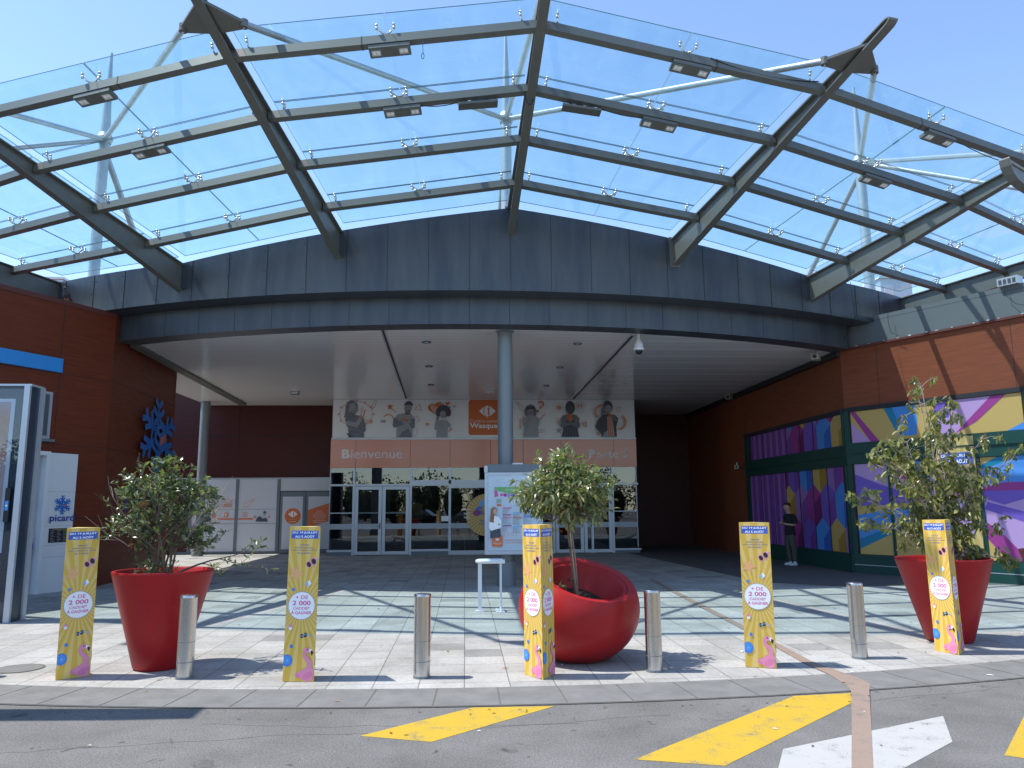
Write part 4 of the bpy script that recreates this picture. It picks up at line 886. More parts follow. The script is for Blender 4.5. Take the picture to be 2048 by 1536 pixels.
# purlins and clamps
PH, PW = .15, .11
clamp_mb = MB()
def clamp_mesh(dirs):
    m = MB()
    m.box(-.06, .06, -.04, .04, 0, .02, M_black); m.tube([(0, 0, .02), (0, 0, .05)], .018, M_black, 8)
    for dx, dy in dirs:
        p = Vector((dx, dy, .115)); m.tube([(0, 0, .035), (dx*.45, dy*.5, .055), (dx, dy, .115)], [.018, .014, .015], M_ss, 8)
        m.ball(p, .026, M_ss, 10, 7); m.tube([p, p+Vector((0, 0, .05))], .009, M_ss, 6); m.ball(p+Vector((0, 0, .052)), (.025, .025, .018), M_ss, 10, 6)
    return m
cl4 = clamp_mesh([(-.125, -.06), (.125, -.06), (-.125, .06), (.125, .06)]).build('glass_clamp', canopy, smooth=True)
cl2f = clamp_mesh([(-.125, -.05), (.125, -.05)]).build('glass_clamp', canopy, smooth=True)
cl2 = clamp_mesh([(0, -.06), (0, .06)]).build('glass_clamp', canopy, smooth=True)
cl1 = clamp_mesh([(-.02, -.05)]).build('glass_clamp', canopy, smooth=True)
used = set()
def put_clamp(src, p, slope):
    o = src if src.name not in used else src.copy()
    if src.name in used: COL.objects.link(o); o.parent = canopy
    used.add(src.name); o.location = CNM @ p; o.rotation_euler = (0, -slope, 0)
for bi in range(6):
    for pi_, d in enumerate(PD):
        a = bp(bi, d, topZ(bi, d)-.02); b = bp(bi+1, d, topZ(bi+1, d)-.02)
        if a.x < -9.9 and pi_ > 1: pass
        dv = (b-a); L = dv.length; dv.normalize()
        od = Vector((beams[bi][1][0]+beams[bi+1][1][0], beams[bi][1][1]+beams[bi+1][1][1], 0)).normalized()+Vector((0, 0, .22)); sidev = (od-dv*od.dot(dv)).normalized(); upv = sidev.cross(dv)
        if upv.z < 0: upv = -upv
        Mx = Matrix(((dv.x, -sidev.x, upv.x, a.x), (dv.y, -sidev.y, upv.y, a.y), (dv.z, -sidev.z, upv.z, a.z), (0, 0, 0, 1)))
        m_ = MB(); m_.M = CNM @ Mx; m_.box(.012, L-.012, -PW/2, PW/2, -PH, 0, M_steel)
        if pi_ == 3:
            for q in ((.42, .6)[bi % 2],): m_.box(L*q, L*q+.012, -PW/2-.004, PW/2+.004, -PH-.004, .004, M_black)
        for x in (.014, L-.07): m_.box(x, x+.05, PW/2, PW/2+.006, -PH*.8, -PH*.25, M_ss)
        m_.build('purlin', canopy)
        sl = atan2(dv.z, hypot(dv.x, dv.y))
        put_clamp(cl2f if pi_ == 3 else cl4, a+dv*(L/2), sl)
        put_clamp(cl1 if pi_ == 3 else cl2, a+dv*.26, sl); put_clamp(cl1 if pi_ == 3 else cl2, a+dv*(L-.26), sl)
# glass panes
GD = [-.0, 1.05, 2.4, 3.7, 5.27]
for bi in range(6):
    for h_ in range(2):
        for k in range(4):
            d0, d1 = GD[k]+(.012 if k else .02), GD[k+1]-.012
            t0, t1 = (.0, .5) if h_ == 0 else (.5, 1.0)
            def gp(t, d):
                a = bp(bi, d, topZ(bi, d)+.175); b = bp(bi+1, d, topZ(bi+1, d)+.175); L = (b-a).length
                e_ = .085/L; tt = t
                if t == 0: tt = e_
                if t == 1: tt = 1-e_
                if t == .5: tt = .5+(-.0018 if h_ == 0 else .0018)
                return a.lerp(b, tt)
            V = [gp(t0, d0), gp(t1, d0), gp(t1, d1), gp(t0, d1)]
            m_ = MB(); m_.M = CNM.copy(); vs = [tuple(v) for v in V]+[tuple(v-Vector((0, 0, .014))) for v in V]
            m_.add(vs, [(3, 2, 1, 0)], M_glass)
            m_.add(vs, [(0, 1, 5, 4), (1, 2, 6, 5), (2, 3, 7, 6), (3, 0, 4, 7)], M_edge)
            m_.build('glass_pane', canopy)
# flood lights below the purlins
fl = thing('floodlight', 'x', 'floodlight', group='grey twin floodlights under the canopy purlins')
m_ = MB(); m_.box(-.30, .30, -.10, .10, -.06, 0, M_alu if 0 else M_steel); m_.box(-.28, .28, -.02, .02, 0, .02, M_black); m_.build('housing', fl)
M_lens = mat('floodlight_lens', (.75, .75, .72), .25, 0, .6)
for s in (-1, 1):
    m_ = MB(); m_.box(s*.2-.085, s*.2+.085, -.075, .075, -.068, -.06, M_grayf); f_ = m_.build('lamp_frame', fl)
    m_ = MB(); m_.box(s*.2-.062, s*.2+.062, -.045, .045, -.074, -.068, M_lens); m_.ball((s*.2-.03, 0, -.074), (.025, .03, .008), M_white2, 8, 5); m_.ball((s*.2+.03, 0, -.074), (.025, .03, .008), M_white2, 8, 5); m_.build('lens', f_)
first = True
BAY = {1: 'second bay from the left', 2: 'bay left of the centre beam', 3: 'bay right of the centre beam', 4: 'second bay from the right'}
for bi in (1, 2, 3, 4):
    for pi_ in (3, 2):
        d = PD[pi_]; a = bp(bi, d, topZ(bi, d)-.17); b = bp(bi+1, d, topZ(bi+1, d)-.17); p = a.lerp(b, .5+.012)
        o = fl if first else copy_tree(fl); first = False
        o.location = p+Vector((0, .02, -.022)); o.rotation_euler = (radians(-12), -atan2(b.z-a.z, hypot(b.x-a.x, b.y-a.y)), atan2(b.y-a.y, b.x-a.x))
        o['label'] = 'twin floodlight under the %s purlin, %s' % ('front' if pi_ == 3 else 'second', BAY[bi])
def openlamp(m):
    m.box(-.32, .32, -.1, .1, -.02, 0, M_steel)
    for k in range(9): m.box(-.28+k*.06, -.25+k*.06+rnd.uniform(0, .02), -.07, .05, 0, rnd.uniform(.02, .05), (M_ss, M_black, M_white2)[k % 3])
    m.box(-.32, .32, -.1, -.09, 0, .02, M_steel)
    m.tube([(-.3, 0, .01), (-.3, 0, .08)], .008, M_black, 6); m.tube([(.3, 0, .01), (.3, 0, .08)], .008, M_black, 6)
for bi, t, lb in ((2, .80, 'open floodlight tray hanging just left of the centre beam'), (3, .2, 'open floodlight tray hanging just right of the centre beam')):
    d = PD[2]; a = bp(bi, d, topZ(bi, d)-.26); b = bp(bi+1, d, topZ(bi+1, d)-.26); p = a.lerp(b, t)
    o = solo('floodlight_tray', lb, 'floodlight', openlamp, tuple(p), 'open floodlight trays'); o.rotation_euler = (0, -atan2(b.z-a.z, hypot(b.x-a.x, b.y-a.y)), 0)
# loose cables
def cable(pts, label, r=.008):
    m = MB(); m.tube(pts, r, M_black, 6); m.build('cable', label=label, cat='cable')
def sag(a, b, s, n=10): return [tuple(Vector(a).lerp(Vector(b), k/n)-Vector((0, 0, s*4*(k/n)*(1-k/n)))) for k in range(n+1)]
pt = lambda bi, pi_, t, dz=0: tuple(bp(bi, PD[pi_], topZ(bi, PD[pi_])+dz).lerp(bp(bi+1, PD[pi_], topZ(bi+1, PD[pi_])+dz), t)-Vector((0, .07, 0)))
cable(sag(pt(3, 3, .58, -.02), pt(3, 3, .97, .0), .10), 'black cable drooping along the front purlin right of centre')
cable(sag(pt(4, 3, .58, -.2), pt(4, 3, .97, -.2), .1), 'black cable drooping below the front purlin at the far right')
cable(sag(pt(2, 2, .58, -.2), pt(2, 2, .74, -.2), .05), 'short black cable between floodlights left of the centre beam')
cable(sag(pt(3, 2, .26, -.2), pt(3, 2, .46, -.2), .04), 'short black cable between floodlights right of the centre beam')
cable(sag(tuple(bp(3, 3.75, topZ(3, 3.7)-.2)-Vector((.1, 0, 0))), tuple(bp(3, 3.75, topZ(3, 3.7))+Vector((.1, 0, 0))), .28), 'black cable loop hanging beside the centre beam')
m_ = MB(); m_.tube([(0, 0, 0), (0, 0, -.12), (.005, 0, -.2)], .005, M_bblue, 5); m_.tube([(.02*sin(2*pi*k/12), 0, -.25+.045*cos(2*pi*k/12)) for k in range(13)], .005, M_black, 5)
m_.build('carabiner_cord', label='blue cord with carabiner hanging beside a front floodlight', cat='cord', loc=pt(2, 3, .62, -.17))
# other canopy tip at right edge (neighbouring roof beam)
m_ = MB(); q0 = Vector((7.74, 10.0, 6.42)); q1 = Vector((12.7, 13.1, 6.28))
dv = (q1-q0).normalized(); sd = dv.cross(Vector((0, 0, 1))).normalized(); up_ = sd.cross(dv)
prof = [(0, .10), (.03, .0), (.12, -.10), (.26, -.16), (.5, -.19), (5.9, -.30)]
vs = []
for x, z in prof:
    for s in (-.07, .07): vs.append(q0+dv*x+sd*s+up_*z)
for x, z in prof: 
    for s in (-.07, .07): vs.append(q0+dv*(x+.02)+sd*s+up_*(z+.025))
n2 = 2*len(prof); fs = []
for k in range(len(prof)-1): fs += [(2*k, 2*k+1, 2*k+3, 2*k+2), (n2+2*k+1, n2+2*k, n2+2*k+2, n2+2*k+3), (2*k, 2*k+2, n2+2*k+2, n2+2*k), (2*k+1, n2+2*k+1, n2+2*k+3, 2*k+3)]
fs += [(0, n2, n2+1, 1)]
m_.add([tuple(v) for v in vs], fs, M_steel)
wv = [q0+dv*x+up_*z for x, z in prof]+[q0+dv*5.9+up_*.16, q0+dv*.1+up_*.10]
m_.add([tuple(v+sd*.008) for v in wv]+[tuple(v-sd*.008) for v in wv], [tuple(range(len(wv))), tuple(range(2*len(wv)-1, len(wv)-1, -1))], M_steel)
m_.tube([tuple(q0+dv*.1+up_*.11), tuple(q0+dv*5.9+up_*.17)], .035, M_steel, 8)
m_.build('roof_beam_tip', label='curved steel beam tip of the neighbouring roof at the right edge', cat='beam')

# masts with stay tubes
def mast(x, y, znode, ztop, ends, label, back):
    t = thing('steel_mast', label, 'mast', (x, y, 6.75), group='galvanised masts holding up the canopy')
    m = MB(); m.tube([(0, 0, 0), (0, 0, znode-6.75), (0, 0, ztop-6.75)], [.13, .125, .03], M_galv, 16); m.tube([(0, 0, znode-6.85), (0, 0, znode-6.72), (0, 0, znode-6.6)], [.15, .2, .14], M_galv, 12)
    m.build('mast_pole', t, smooth=True, auto=40)
    for e in ends:
        m = MB(); a = Vector((0, 0, znode-6.75)); b = Vector(e)-Vector((x, y, 6.75)); m.tube([a, b], [.06, .05], M_galv, 12); m.ball(b, .055, M_steel, 8, 6); m.build('stay_tube', t, smooth=True, auto=40)
    m = MB(); m.tube([(0, 0, znode-7.0), Vector(back)-Vector((x, y, 6.75))], .075, M_galv, 12); m.build('rear_strut', t, smooth=True, auto=40)
def wend(i, s): return tuple(wpt(i, s*.44, -.01))
mast(-9.0, 18.6, 10.75, 13.1, [wend(2, -1), wend(0, 1), tuple(bp(1, 5.6, topZ(1, 5.6)))], 'galvanised mast with stay tubes behind the canopy at the left', (-8.35, 21.5, 6.8))
mast(.96, 17.2, 10.8, 13.07, [wend(2, 1), wend(4, -1), tuple(bp(3, 5.9, topZ(3, 5.9)))], 'galvanised mast with stay tubes behind the canopy centre', (.75, 20, 6.8))
mast(10.4, 18.6, 10.56, 12.7, [wend(4, 1), wend(6, -1), tuple(bp(5, 5.3, topZ(5, 5.3)))], 'galvanised mast with stay tubes behind the canopy at the right', (9.3, 21.5, 6.8))
# roof vents glimpsed through the glass
for x, y, lb, h in ((-11.0, 20.6, 'pale rooftop vent box behind the canopy at the left', 1.6), (12.0, 20.5, 'white rooftop vent box beside the right mast', 1.1)):
    solo('roof_vent', lb, 'vent', lambda m: (m.box(-.45, .45, -.4, .4, 0, h, M_alu), m.box(-.5, .5, -.45, .45, h, h+.06, M_white), m.box(-.35, -.1, -.42, -.4, .2, h-.2, M_white)), (x, y, 6.0 if x < 0 else 6.75))
solo('roof_vent', 'small white louvred vent on the right parapet', 'vent', lambda m: (m.box(-.2, .2, -.12, .12, 0, .17, M_alu), [m.box(-.17+k*.09, -.11+k*.09, -.125, -.12, .03, .13, M_g3) for k in range(4)]), (11.42, 14.98, 6.14)).rotation_euler = (0, 0, -1.05)

# ------------------------------------------------------------------ ceiling fittings
def downl(m):
    m.lathe([(.11, 0), (.11, -.012), (.085, -.012), (.08, .03), (.001, .03)], M_grayf, 24); m.lathe([(.04, -.004), (.001, -.004)], M_white2, 16)
DP = [(-.91, 17.75, 'front left'), (2.67, 17.82, 'front right'), (-.99, 20.89, 'middle left'), (2.63, 20.97, 'middle right'), (-1.08, 24.16, 'rear left'), (2.6, 24.3, 'rear right')]
dl0 = None
for x, y, nm in DP:
    if dl0 is None: dl0 = solo('downlight', 'x', 'downlight', downl, group='round recessed downlights in the white soffit'); o = dl0
    else: o = dl0.copy(); COL.objects.link(o)
    o.location = (x, y, SOF-.01); o['label'] = nm+' round recessed downlight in the white soffit'
t = thing('dome_camera', 'white dome security camera hanging from the soffit edge', 'security camera', (3.88, 16.7, SOF))
m_ = MB(); m_.tube([(0, 0, 0), (0, 0, -.16)], .03, M_white, 10); m_.lathe([(.03, -.14), (.07, -.2), (.095, -.26), (.10, -.33), (.12, -.34), (.12, -.39), (.09, -.40)], M_white, 24); m_.build('housing', t, smooth=True, auto=40)
m_ = MB(); m_.ball((0, 0, -.40), (.085, .085, .085), mat('smoked_dome', (.02, .02, .025), .1), 16, 10); m_.build('dome', t, smooth=True)
solo('emergency_light', 'small grey emergency light box on the left of the soffit', 'light', lambda m: (m.box(-.13, .13, -.08, .08, -.11, 0, M_grayf), m.box(-.11, .11, -.085, -.08, -.09, -.02, M_white)), (-5.63, 25.62, SOF-.002))
solo('smoke_sensor', 'small white sensor bar on the soffit above the poster band', 'sensor', lambda m: (m.box(-.14, .14, -.04, .04, -.05, 0, M_white), m.ball((-.06, 0, -.05), .025, M_white2, 8, 6)), (.83, 25.42, SOF-.002))
M_camb = mat('aged_camera_plastic', (.36, .34, .28), .5)
def cctv(m):
    m.box(-.02, .02, -.02, .02, -.1, .02, M_camb); m.box(-.07, .07, -.13, .1, -.2, -.09, M_camb); m.tube([(0, -.13, -.145), (0, -.16, -.145)], .04, M_black, 10); m.box(-.08, .08, -.16, .1, -.09, -.08, M_camb)
for x, y, lb in ((8.72, 18.35, 'pale security camera under the right end of the soffit'), (8.95, 25.4, 'pale security camera further back under the soffit, right side')):
    o = solo('security_camera', lb, 'security camera', cctv, (x, y, SOF-.03), 'small wall cameras'); o.rotation_euler = (0, 0, -.6); o.scale = (1.25,)*3
o = solo('security_camera', 'white security camera on the dark wall left of the purple murals', 'security camera', cctv, (9.22, 25.75, 3.05), 'small wall cameras'); o.rotation_euler = (0, 0, -.5)
solo('alarm_box', 'small beige alarm box on the left rear wall by the column', 'alarm box', lambda m: (m.box(-.08, .08, -.06, 0, -.12, .12, mat('beige_plastic', (.45, .42, .33), .5)), m.ball((0, -.06, -.03), .03, M_black, 8, 6)), (-10.55, 29.18, 3.02))
cable([(10.0, 17.2, 6.1), (9.98, 17.18, 5.85), (9.99, 17.1, 5.6), (10.08, 16.95, 5.5)], 'thin cable drooping over the right parapet', .006)
cable([(11.28+.0, 14.98, 6.15), (11.27, 14.97, 5.95), (11.36, 14.8, 5.7), (11.62, 14.38, 5.5)], 'thin cable looping down the sunlit right parapet', .006)
cable([(9.15, 17.2, 6.86), (9.12, 17.1, 6.3), (9.2, 17.2, 6.02), (9.33, 18.2, 5.55)], 'thin cable hanging over the right end of the fascia', .006)

# ------------------------------------------------------------------ map board on the column
mbd = thing('map_board', 'shopping centre map board in a silver frame, mounted on the middle column', 'notice board', (1.01, 16.15, .004))
m_ = MB(); m_.box(-.6, .6, -.05, .05, .66, 2.33, M_alu); m_.box(-.53, .53, -.056, -.05, .74, 2.26, M_post)
m_.build('board_frame', mbd)
m_ = MB(); m_.box(-.53, .60, -.02, .12, 2.335, 2.50, M_grayf); m_.box(-.61, -.54, -.04, .1, 2.335, 2.47, M_alu); m_.box(-.02, .2, -.0, .1, 2.5, 2.53, M_white); m_.build('top_box', mbd)
m_ = MB(); cv = Canvas(m_, frame((0, -.056, 0), (1, 0, 0))); cv.cl = (-.53, .53, .74, 2.26)
cv.text('VOTRE CENTRE COMMERCIAL', -.3, .4, 2.13, 2.17, M_white2, .02); cv.text('VOTRE PLAN', -.28, .2, 2.06, 2.1, M_white2, .02)
cv.poly([(-.4, 2.03), (.4, 2.03), (.4, 1.9), (-.1, 1.9), (-.3, 1.94), (-.4, 1.98)], mat('map_green', (.25, .55, .18), .5)); cv.text('Carrefour', -.18, .05, 1.96, 1.99, M_white2)
cv.poly([(-.4, 1.97), (-.34, 1.95), (-.32, 1.84), (-.4, 1.82)], M_pink)
for k in range(9): cv.poly([(-.28+k*.07, 1.89), (-.22+k*.07, 1.9), (-.22+k*.07, 1.85-.02*(k % 3)), (-.28+k*.07, 1.84)], (M_pink, M_mag, M_lil, M_ball)[k % 4])
cv.rect(-.36, -.26, 1.7, 1.78, M_g1); cv.rect(-.31, -.26, 1.72, 1.77, mat('map_green', (.25, .55, .18))); cv.rect(-.35, -.26, 1.64, 1.68, M_or2)
colr = (M_pink, M_ball, M_ball2, M_mag, M_grayf, M_or2)
for cI, (x, zs) in enumerate(((-.23, (1.6, 1.46, 1.40, 1.24)), (-.02, (1.5, 1.4, 1.22)), (.2, (1.52, 1.42, 1.2)))):
    for k, z in enumerate(zs):
        cv.rect(x, x+.18, z-.01, z+.01, colr[(cI*2+k*3) % 6])
        for q in range(int((z-(zs[k+1] if k+1 < len(zs) else z-.16))/.02)-1): cv.rect(x+.02, x+.06+.1*rnd.random(), z-.03-q*.018, z-.024-q*.018, M_g1, up=(q == 0)); cv.rect(x, x+.012, z-.03-q*.018, z-.022-q*.018, M_g3, False)
for k in range(4): cv.arc(-.2+k*.08, 1.08, .02, 0, 6, .006, M_orl, 8); cv.rect(-.22+k*.08, -.18+k*.08, 1.03, 1.035, M_g1)
cv.rect(-.21, -.207, .87, .97, M_orl); cv.text('60 boutiques & +', -.18, .28, .93, .965, M_or2, .01); cv.text('vous accueillent', -.18, .2, .885, .91, M_or2, .01)
cv.rrect(-.45, -.24, .82, 1.04, .015, M_or2); emblem(cv, -.345, .965, .04, M_white2, M_or2); cv.rect(-.43, -.26, .915, .918, M_white2); cv.text('Wasquehal', -.43, -.26, .865, .89, M_white2, .02)
# woman on the poster
cv.poly([(-.49, 1.16), (-.28, 1.18), (-.27, 1.02), (-.49, .98)], M_g3); cv.poly([(-.5, 1.36), (-.42, 1.44), (-.32, 1.42), (-.26, 1.34), (-.27, 1.2), (-.47, 1.14), (-.52, 1.2)], M_white2); M_sk = mat('printed_skin', (.62, .36, .25), .5); M_hr = mat('printed_auburn_hair', (.30, .12, .05), .5)
cv.ell(-.41, 1.54, .065, .08, M_hr); cv.poly([(-.47, 1.56), (-.40, 1.5), (-.42, 1.3), (-.5, 1.32)], M_hr); cv.ell(-.39, 1.53, .042, .06, M_sk); cv.line([(-.49, 1.25), (-.36, 1.23), (-.3, 1.27)], .035, M_white2); cv.ell(-.31, 1.27, .02, .025, M_sk)
m_.build('map_poster', mbd)
m_ = MB(); m_.box(-.54, .54, -.062, -.058, .73, 2.27, M_pane2); m_.build('board_glass', mbd)

# white stand
ws = thing('white_rail_stand', 'white tubular rail stand bolted to the paving before the middle column', 'stand', (.41, 12.52, .006))
m_ = MB(); m_.box(-.2, -.14, -.03, .03, 0, .74, M_white); m_.box(-.24, -.1, -.06, .06, 0, .012, M_white)
for y in (-.13, .12):
    m_.tube([(.16, y, 0), (.16, y, .74)], .012, M_white, 8); m_.box(.08, .22, y-.04, y+.04, 0, .012, M_white)
    for s in (.1, .2): m_.lathe([(.016, .012), (.012, .03), (.001, .03)], M_white, 8, s, y)
m_.build('leg_frame', ws)
m_ = MB(); m_.tube([(.22, -.13, .77), (-.1, -.13, .77), (-.18, -.1, .77), (-.21, 0, .77), (-.18, .1, .77), (-.1, .13, .77), (.2, .13, .77)], .032, M_white, 10); m_.build('top_loop', ws, smooth=True, auto=50)

# ------------------------------------------------------------------ left display case
dc = thing('display_case', 'tall dark framed advertising display case cut by the left edge', 'display case', (-7.5, 12.25, .004))
M_navy = mat('navy_frame', (.025, .042, .07), .25, 0, .5); m_ = MB(); m_.box(-.9, .86, -.17, .17, 0, 3.5, M_navy); m_.box(.78, .865, -.2, -.15, .0, 3.51, M_alu); m_.box(.80, .89, .10, .2, .0, 3.51, M_alu); m_.box(-.9, .88, -.19, .19, 3.5, 3.53, M_alu); m_.build('case_body', dc)
m_ = MB(); m_.box(-.85, .66, -.185, -.175, 1.0, 3.3, M_white2)
M_blur = mat('blurred_advert', (.62, .64, .72), .5, 0, .3, (1.5, 1.0, (1, 1, 1.0), (.80, .33, .13))); m_.box(-.85, .60, -.19, -.185, 1.05, 3.25, M_blur); m_.build('lit_poster', dc)
m_ = MB(); m_.box(-.9, .78, -.205, -.2, .1, 3.45, glass_mat('case_glass', (.80, .84, .88), 0)); m_.build('case_glass', dc)
m_ = MB(); m_.box(.66, .73, -.225, -.205, 1.45, 1.95, M_black); m_.box(.67, .72, -.228, -.2255, 1.62, 1.76, M_strip); m_.box(.68, .71, -.23, -.2285, 1.68, 1.7, M_white2); m_.build('card_reader', dc)
o = solo('sign_pylon', 'tall narrow sign pylon beyond the left edge that casts the long road shadow', 'sign', lambda m: (m.box(-.29, .29, -.15, .15, .25, 5.55, M_grayf), m.box(-.34, .34, -.19, .19, 0, .25, M_kerbs), m.box(-.3, .3, -.16, .16, 5.55, 5.6, M_alu), m.box(-.27, .27, -.155, -.15, 3.2, 5.4, M_snow), m.box(-.27, .27, -.155, -.15, .4, 3.1, M_alu), [m.box(-.3, -.285, -.16, .16, .25, 5.55, M_alu), m.box(.285, .3, -.16, .16, .25, 5.55, M_alu)]), (-5.4, 6.88, 0))

# ------------------------------------------------------------------ promotional totems
S3 = .30; HT = 1.44; RR = S3/sqrt(3)
tot = thing('promotional_totem', 'x', 'advertising totem', group='yellow cardboard promotional totems along the kerb')
tv = [(-S3/2, -RR/2), (S3/2, -RR/2), (0, RR)]
m_ = MB(); m_.prism(tv, 0, HT, M_yel2); m_.build('totem_body', tot)
def totem_art(cv):
    W2 = S3/2-.0015; cv.cl = (-W2, W2, .003, HT-.003); cv.rect(-W2, W2, 0, HT, M_yel2)
    cv.up()
    for k in range(34):
        a, b = 2*pi*k/34+.05, 2*pi*(k+.52)/34+.05
        cv.poly([(0, .68), (2*cos(a), .68+2*sin(a)), (2*cos(b), .68+2*sin(b))], M_yel, False)
    cv.rect(-.132, .132, 1.325, 1.402, M_bblue); cv.text('DU 19 JUILLET', -.122, .122, 1.369, 1.393, M_white2, .03); cv.text('AU 5 AOÛT', -.095, .095, 1.333, 1.361, M_white2, .03)
    for k, (t, w_) in enumerate((('TENTEZ', .045), ('VOTRE CHANCE...', .095), ('VOUS RISQUEZ JUSTE', .125), ('DE GAGNER !', .07))): cv.text(t, -w_, w_, 1.258-k*.026, 1.272-k*.026, M_ink, .02)
    # sunglasses
    cv.ell(.052, 1.08, .026, .033, M_fpink, .5); cv.ell(.098, 1.11, .028, .036, M_fpink, .5); cv.ell(.052, 1.08, .019, .026, M_blk, .5); cv.ell(.098, 1.11, .021, .028, M_blk, .5); cv.line([(.115, 1.13), (.147, 1.138)], .012, M_fpink); cv.line([(.10, 1.08), (.11, 1.05)], .006, M_pink)
    cv.star(-.072, .995, .085, .034, M_star, 5, 1.2)
    for k in range(5): cv.ell(-.075+.03*cos(1.2+k*1.256), .995+.03*sin(1.2+k*1.256), .006, .006, M_yel2, n=6)
    cv.poly([(.03, .9), (.065, .935), (.085, .9), (.05, .87)], M_white2); cv.poly([(.03, .9), (.05, .92), (.06, .885), (.045, .875)], M_ball2); cv.line([(.07, .885), (.09, .865)], .006, M_star)
    cv.ell(-.085, .845, .015, .016, M_ball, n=12); cv.ell(-.08, .85, .005, .005, M_ball2, n=6)
    cv.ell(0, .695, .131, .131, M_g1, n=36); cv.ell(0, .695, .126, .126, M_white2, n=36)
    cv.text('+ DE', -.06, .06, .755, .79, M_pink, .02); cv.text('2 000', -.088, .088, .698, .742, M_pink, .03); cv.text("CADDIE*", -.08, .08, .657, .685, M_pink, .02); cv.text('À GAGNER', -.1, .1, .615, .65, M_pink, .03)
    cv.poly([(-.115, .5), (-.08, .5), (-.085, .47), (-.11, .47)], M_white2); cv.ell(-.097, .505, .02, .012, M_fpink); cv.line([(-.095, .47), (-.1, .445)], .005, M_star)
    cv.ell(.015, .415, .013, .02, M_blk, -.2); cv.ell(.05, .425, .015, .022, M_blk, -.4); cv.line([(.0, .41), (.03, .42), (.065, .435), (.115, .41)], .006, M_ball2)
    cv.ell(-.08, .32, .016, .017, M_ball, n=12)
    cv.ell(-.115, .19, .05, .055, M_ball, n=24); cv.ell(-.115, .195, .034, .04, mat('ball_mid_blue', (.07, .3, .75), .4), n=20); cv.ell(-.112, .19, .008, .01, M_ball2, n=8)
    # flamingo
    cv.poly([(.0, .06), (.03, .02), (.10, .0), (.135, .02), (.14, .10), (.11, .16), (.06, .12), (.02, .1), (-.02, .08)], M_fpink)
    cv.ell(.085, .055, .055, .03, M_fpink2, .5); cv.poly([(-.02, .085), (.02, .05), (.0, .03), (-.03, .05)], M_fpink2)
    P = [(.10, .14), (.105, .17), (.085, .2), (.055, .225), (.045, .26), (.06, .285)]
    for (a, b), wd in zip(zip(P[:-1], P[1:]), (.045, .04, .034, .03, .028)): cv.line([a, b], wd, M_fpink); cv.ell(b[0], b[1], wd*.5, wd*.5, M_fpink, n=10)
    cv.ell(.07, .285, .03, .024, M_fpink); cv.ell(.075, .292, .006, .008, M_blk, n=8); cv.poly([(.095, .30), (.118, .295), (.112, .262), (.095, .27)], M_white2); cv.poly([(.108, .285), (.135, .272), (.122, .235), (.108, .262)], M_blk)
for k in range(3):
    a, b = tv[k], tv[(k+1) % 3]; m_ = MB(); c_ = ((a[0]+b[0])/2, (a[1]+b[1])/2, 0); cv = Canvas(m_, frame(c_, (b[0]-a[0], b[1]-a[1], 0)), dz=.00012, z=.0006); totem_art(cv); m_.build('printed_face', tot)
TP = [(-3.86, 8.17, -38, 'leftmost yellow totem, in front of the conical red planter'), (-1.56, 7.82, 5, 'second yellow totem from the left, between two steel bollards'), (.74, 7.77, 59, 'middle yellow totem, turned corner-on beside the round red planter'), (3.01, 8.02, 20, 'second yellow totem from the right, beside the tactile paving'), (5.38, 8.55, 73, 'rightmost yellow totem, in front of the right-hand red planter')]
for k, (x, y, a, lb) in enumerate(TP):
    o = tot if k == 0 else copy_tree(tot); o.location = (x, y, .006); o.rotation_euler = (0, 0, radians(a)*-1 if 0 else radians(-a)*-1); o['label'] = lb
    o.rotation_euler = (radians((.5, -.35, .3, -.6, .45)[k]), radians((-.4, .6, -.3, .35, -.5)[k]), radians(-a))

# ------------------------------------------------------------------ bollards
M_br = mat('brushed_stainless', (.60, .60, .595), .27, 1, .5, (3, .45, (6, 6, .15), (.40, .39, .375)))
bo_ = thing('steel_bollard', 'x', 'bollard', group='stainless steel bollards along the kerb')
m_ = MB(); m_.lathe([(.081, 0), (.081, .2), (.0812, .203), (.081, .206), (.081, .745), (.083, .75), (.083, .775), (.078, .783), (.001, .785)], M_br, 40); m_.build('post', bo_, smooth=True, auto=35)
m_ = MB(); m_.lathe([(.0815, .15), (.0818, .153), (.0815, .158)], M_grayf, 40); m_.lathe([(.0815, .34), (.0818, .342), (.0815, .344)], M_grayf, 40); m_.lathe([(.083, 0), (.083, .02)], M_grayf, 40); m_.build('scuff_bands', bo_)
for k, (x, y, lb) in enumerate([(-2.71, 8.0, 'steel bollard in front of the conical red planter at left'), (-.41, 7.81, 'steel bollard between the second and middle yellow totems'), (1.88, 7.88, 'steel bollard just right of the round red planter'), (4.21, 8.33, 'steel bollard between the two right-hand yellow totems'), (-5.0, 8.25, 'steel bollard beyond the left edge')]):
    o = bo_ if k == 0 else copy_tree(bo_); o.location = (x, y, .006); o['label'] = lb; o.rotation_euler = (0, 0, k*1.3)

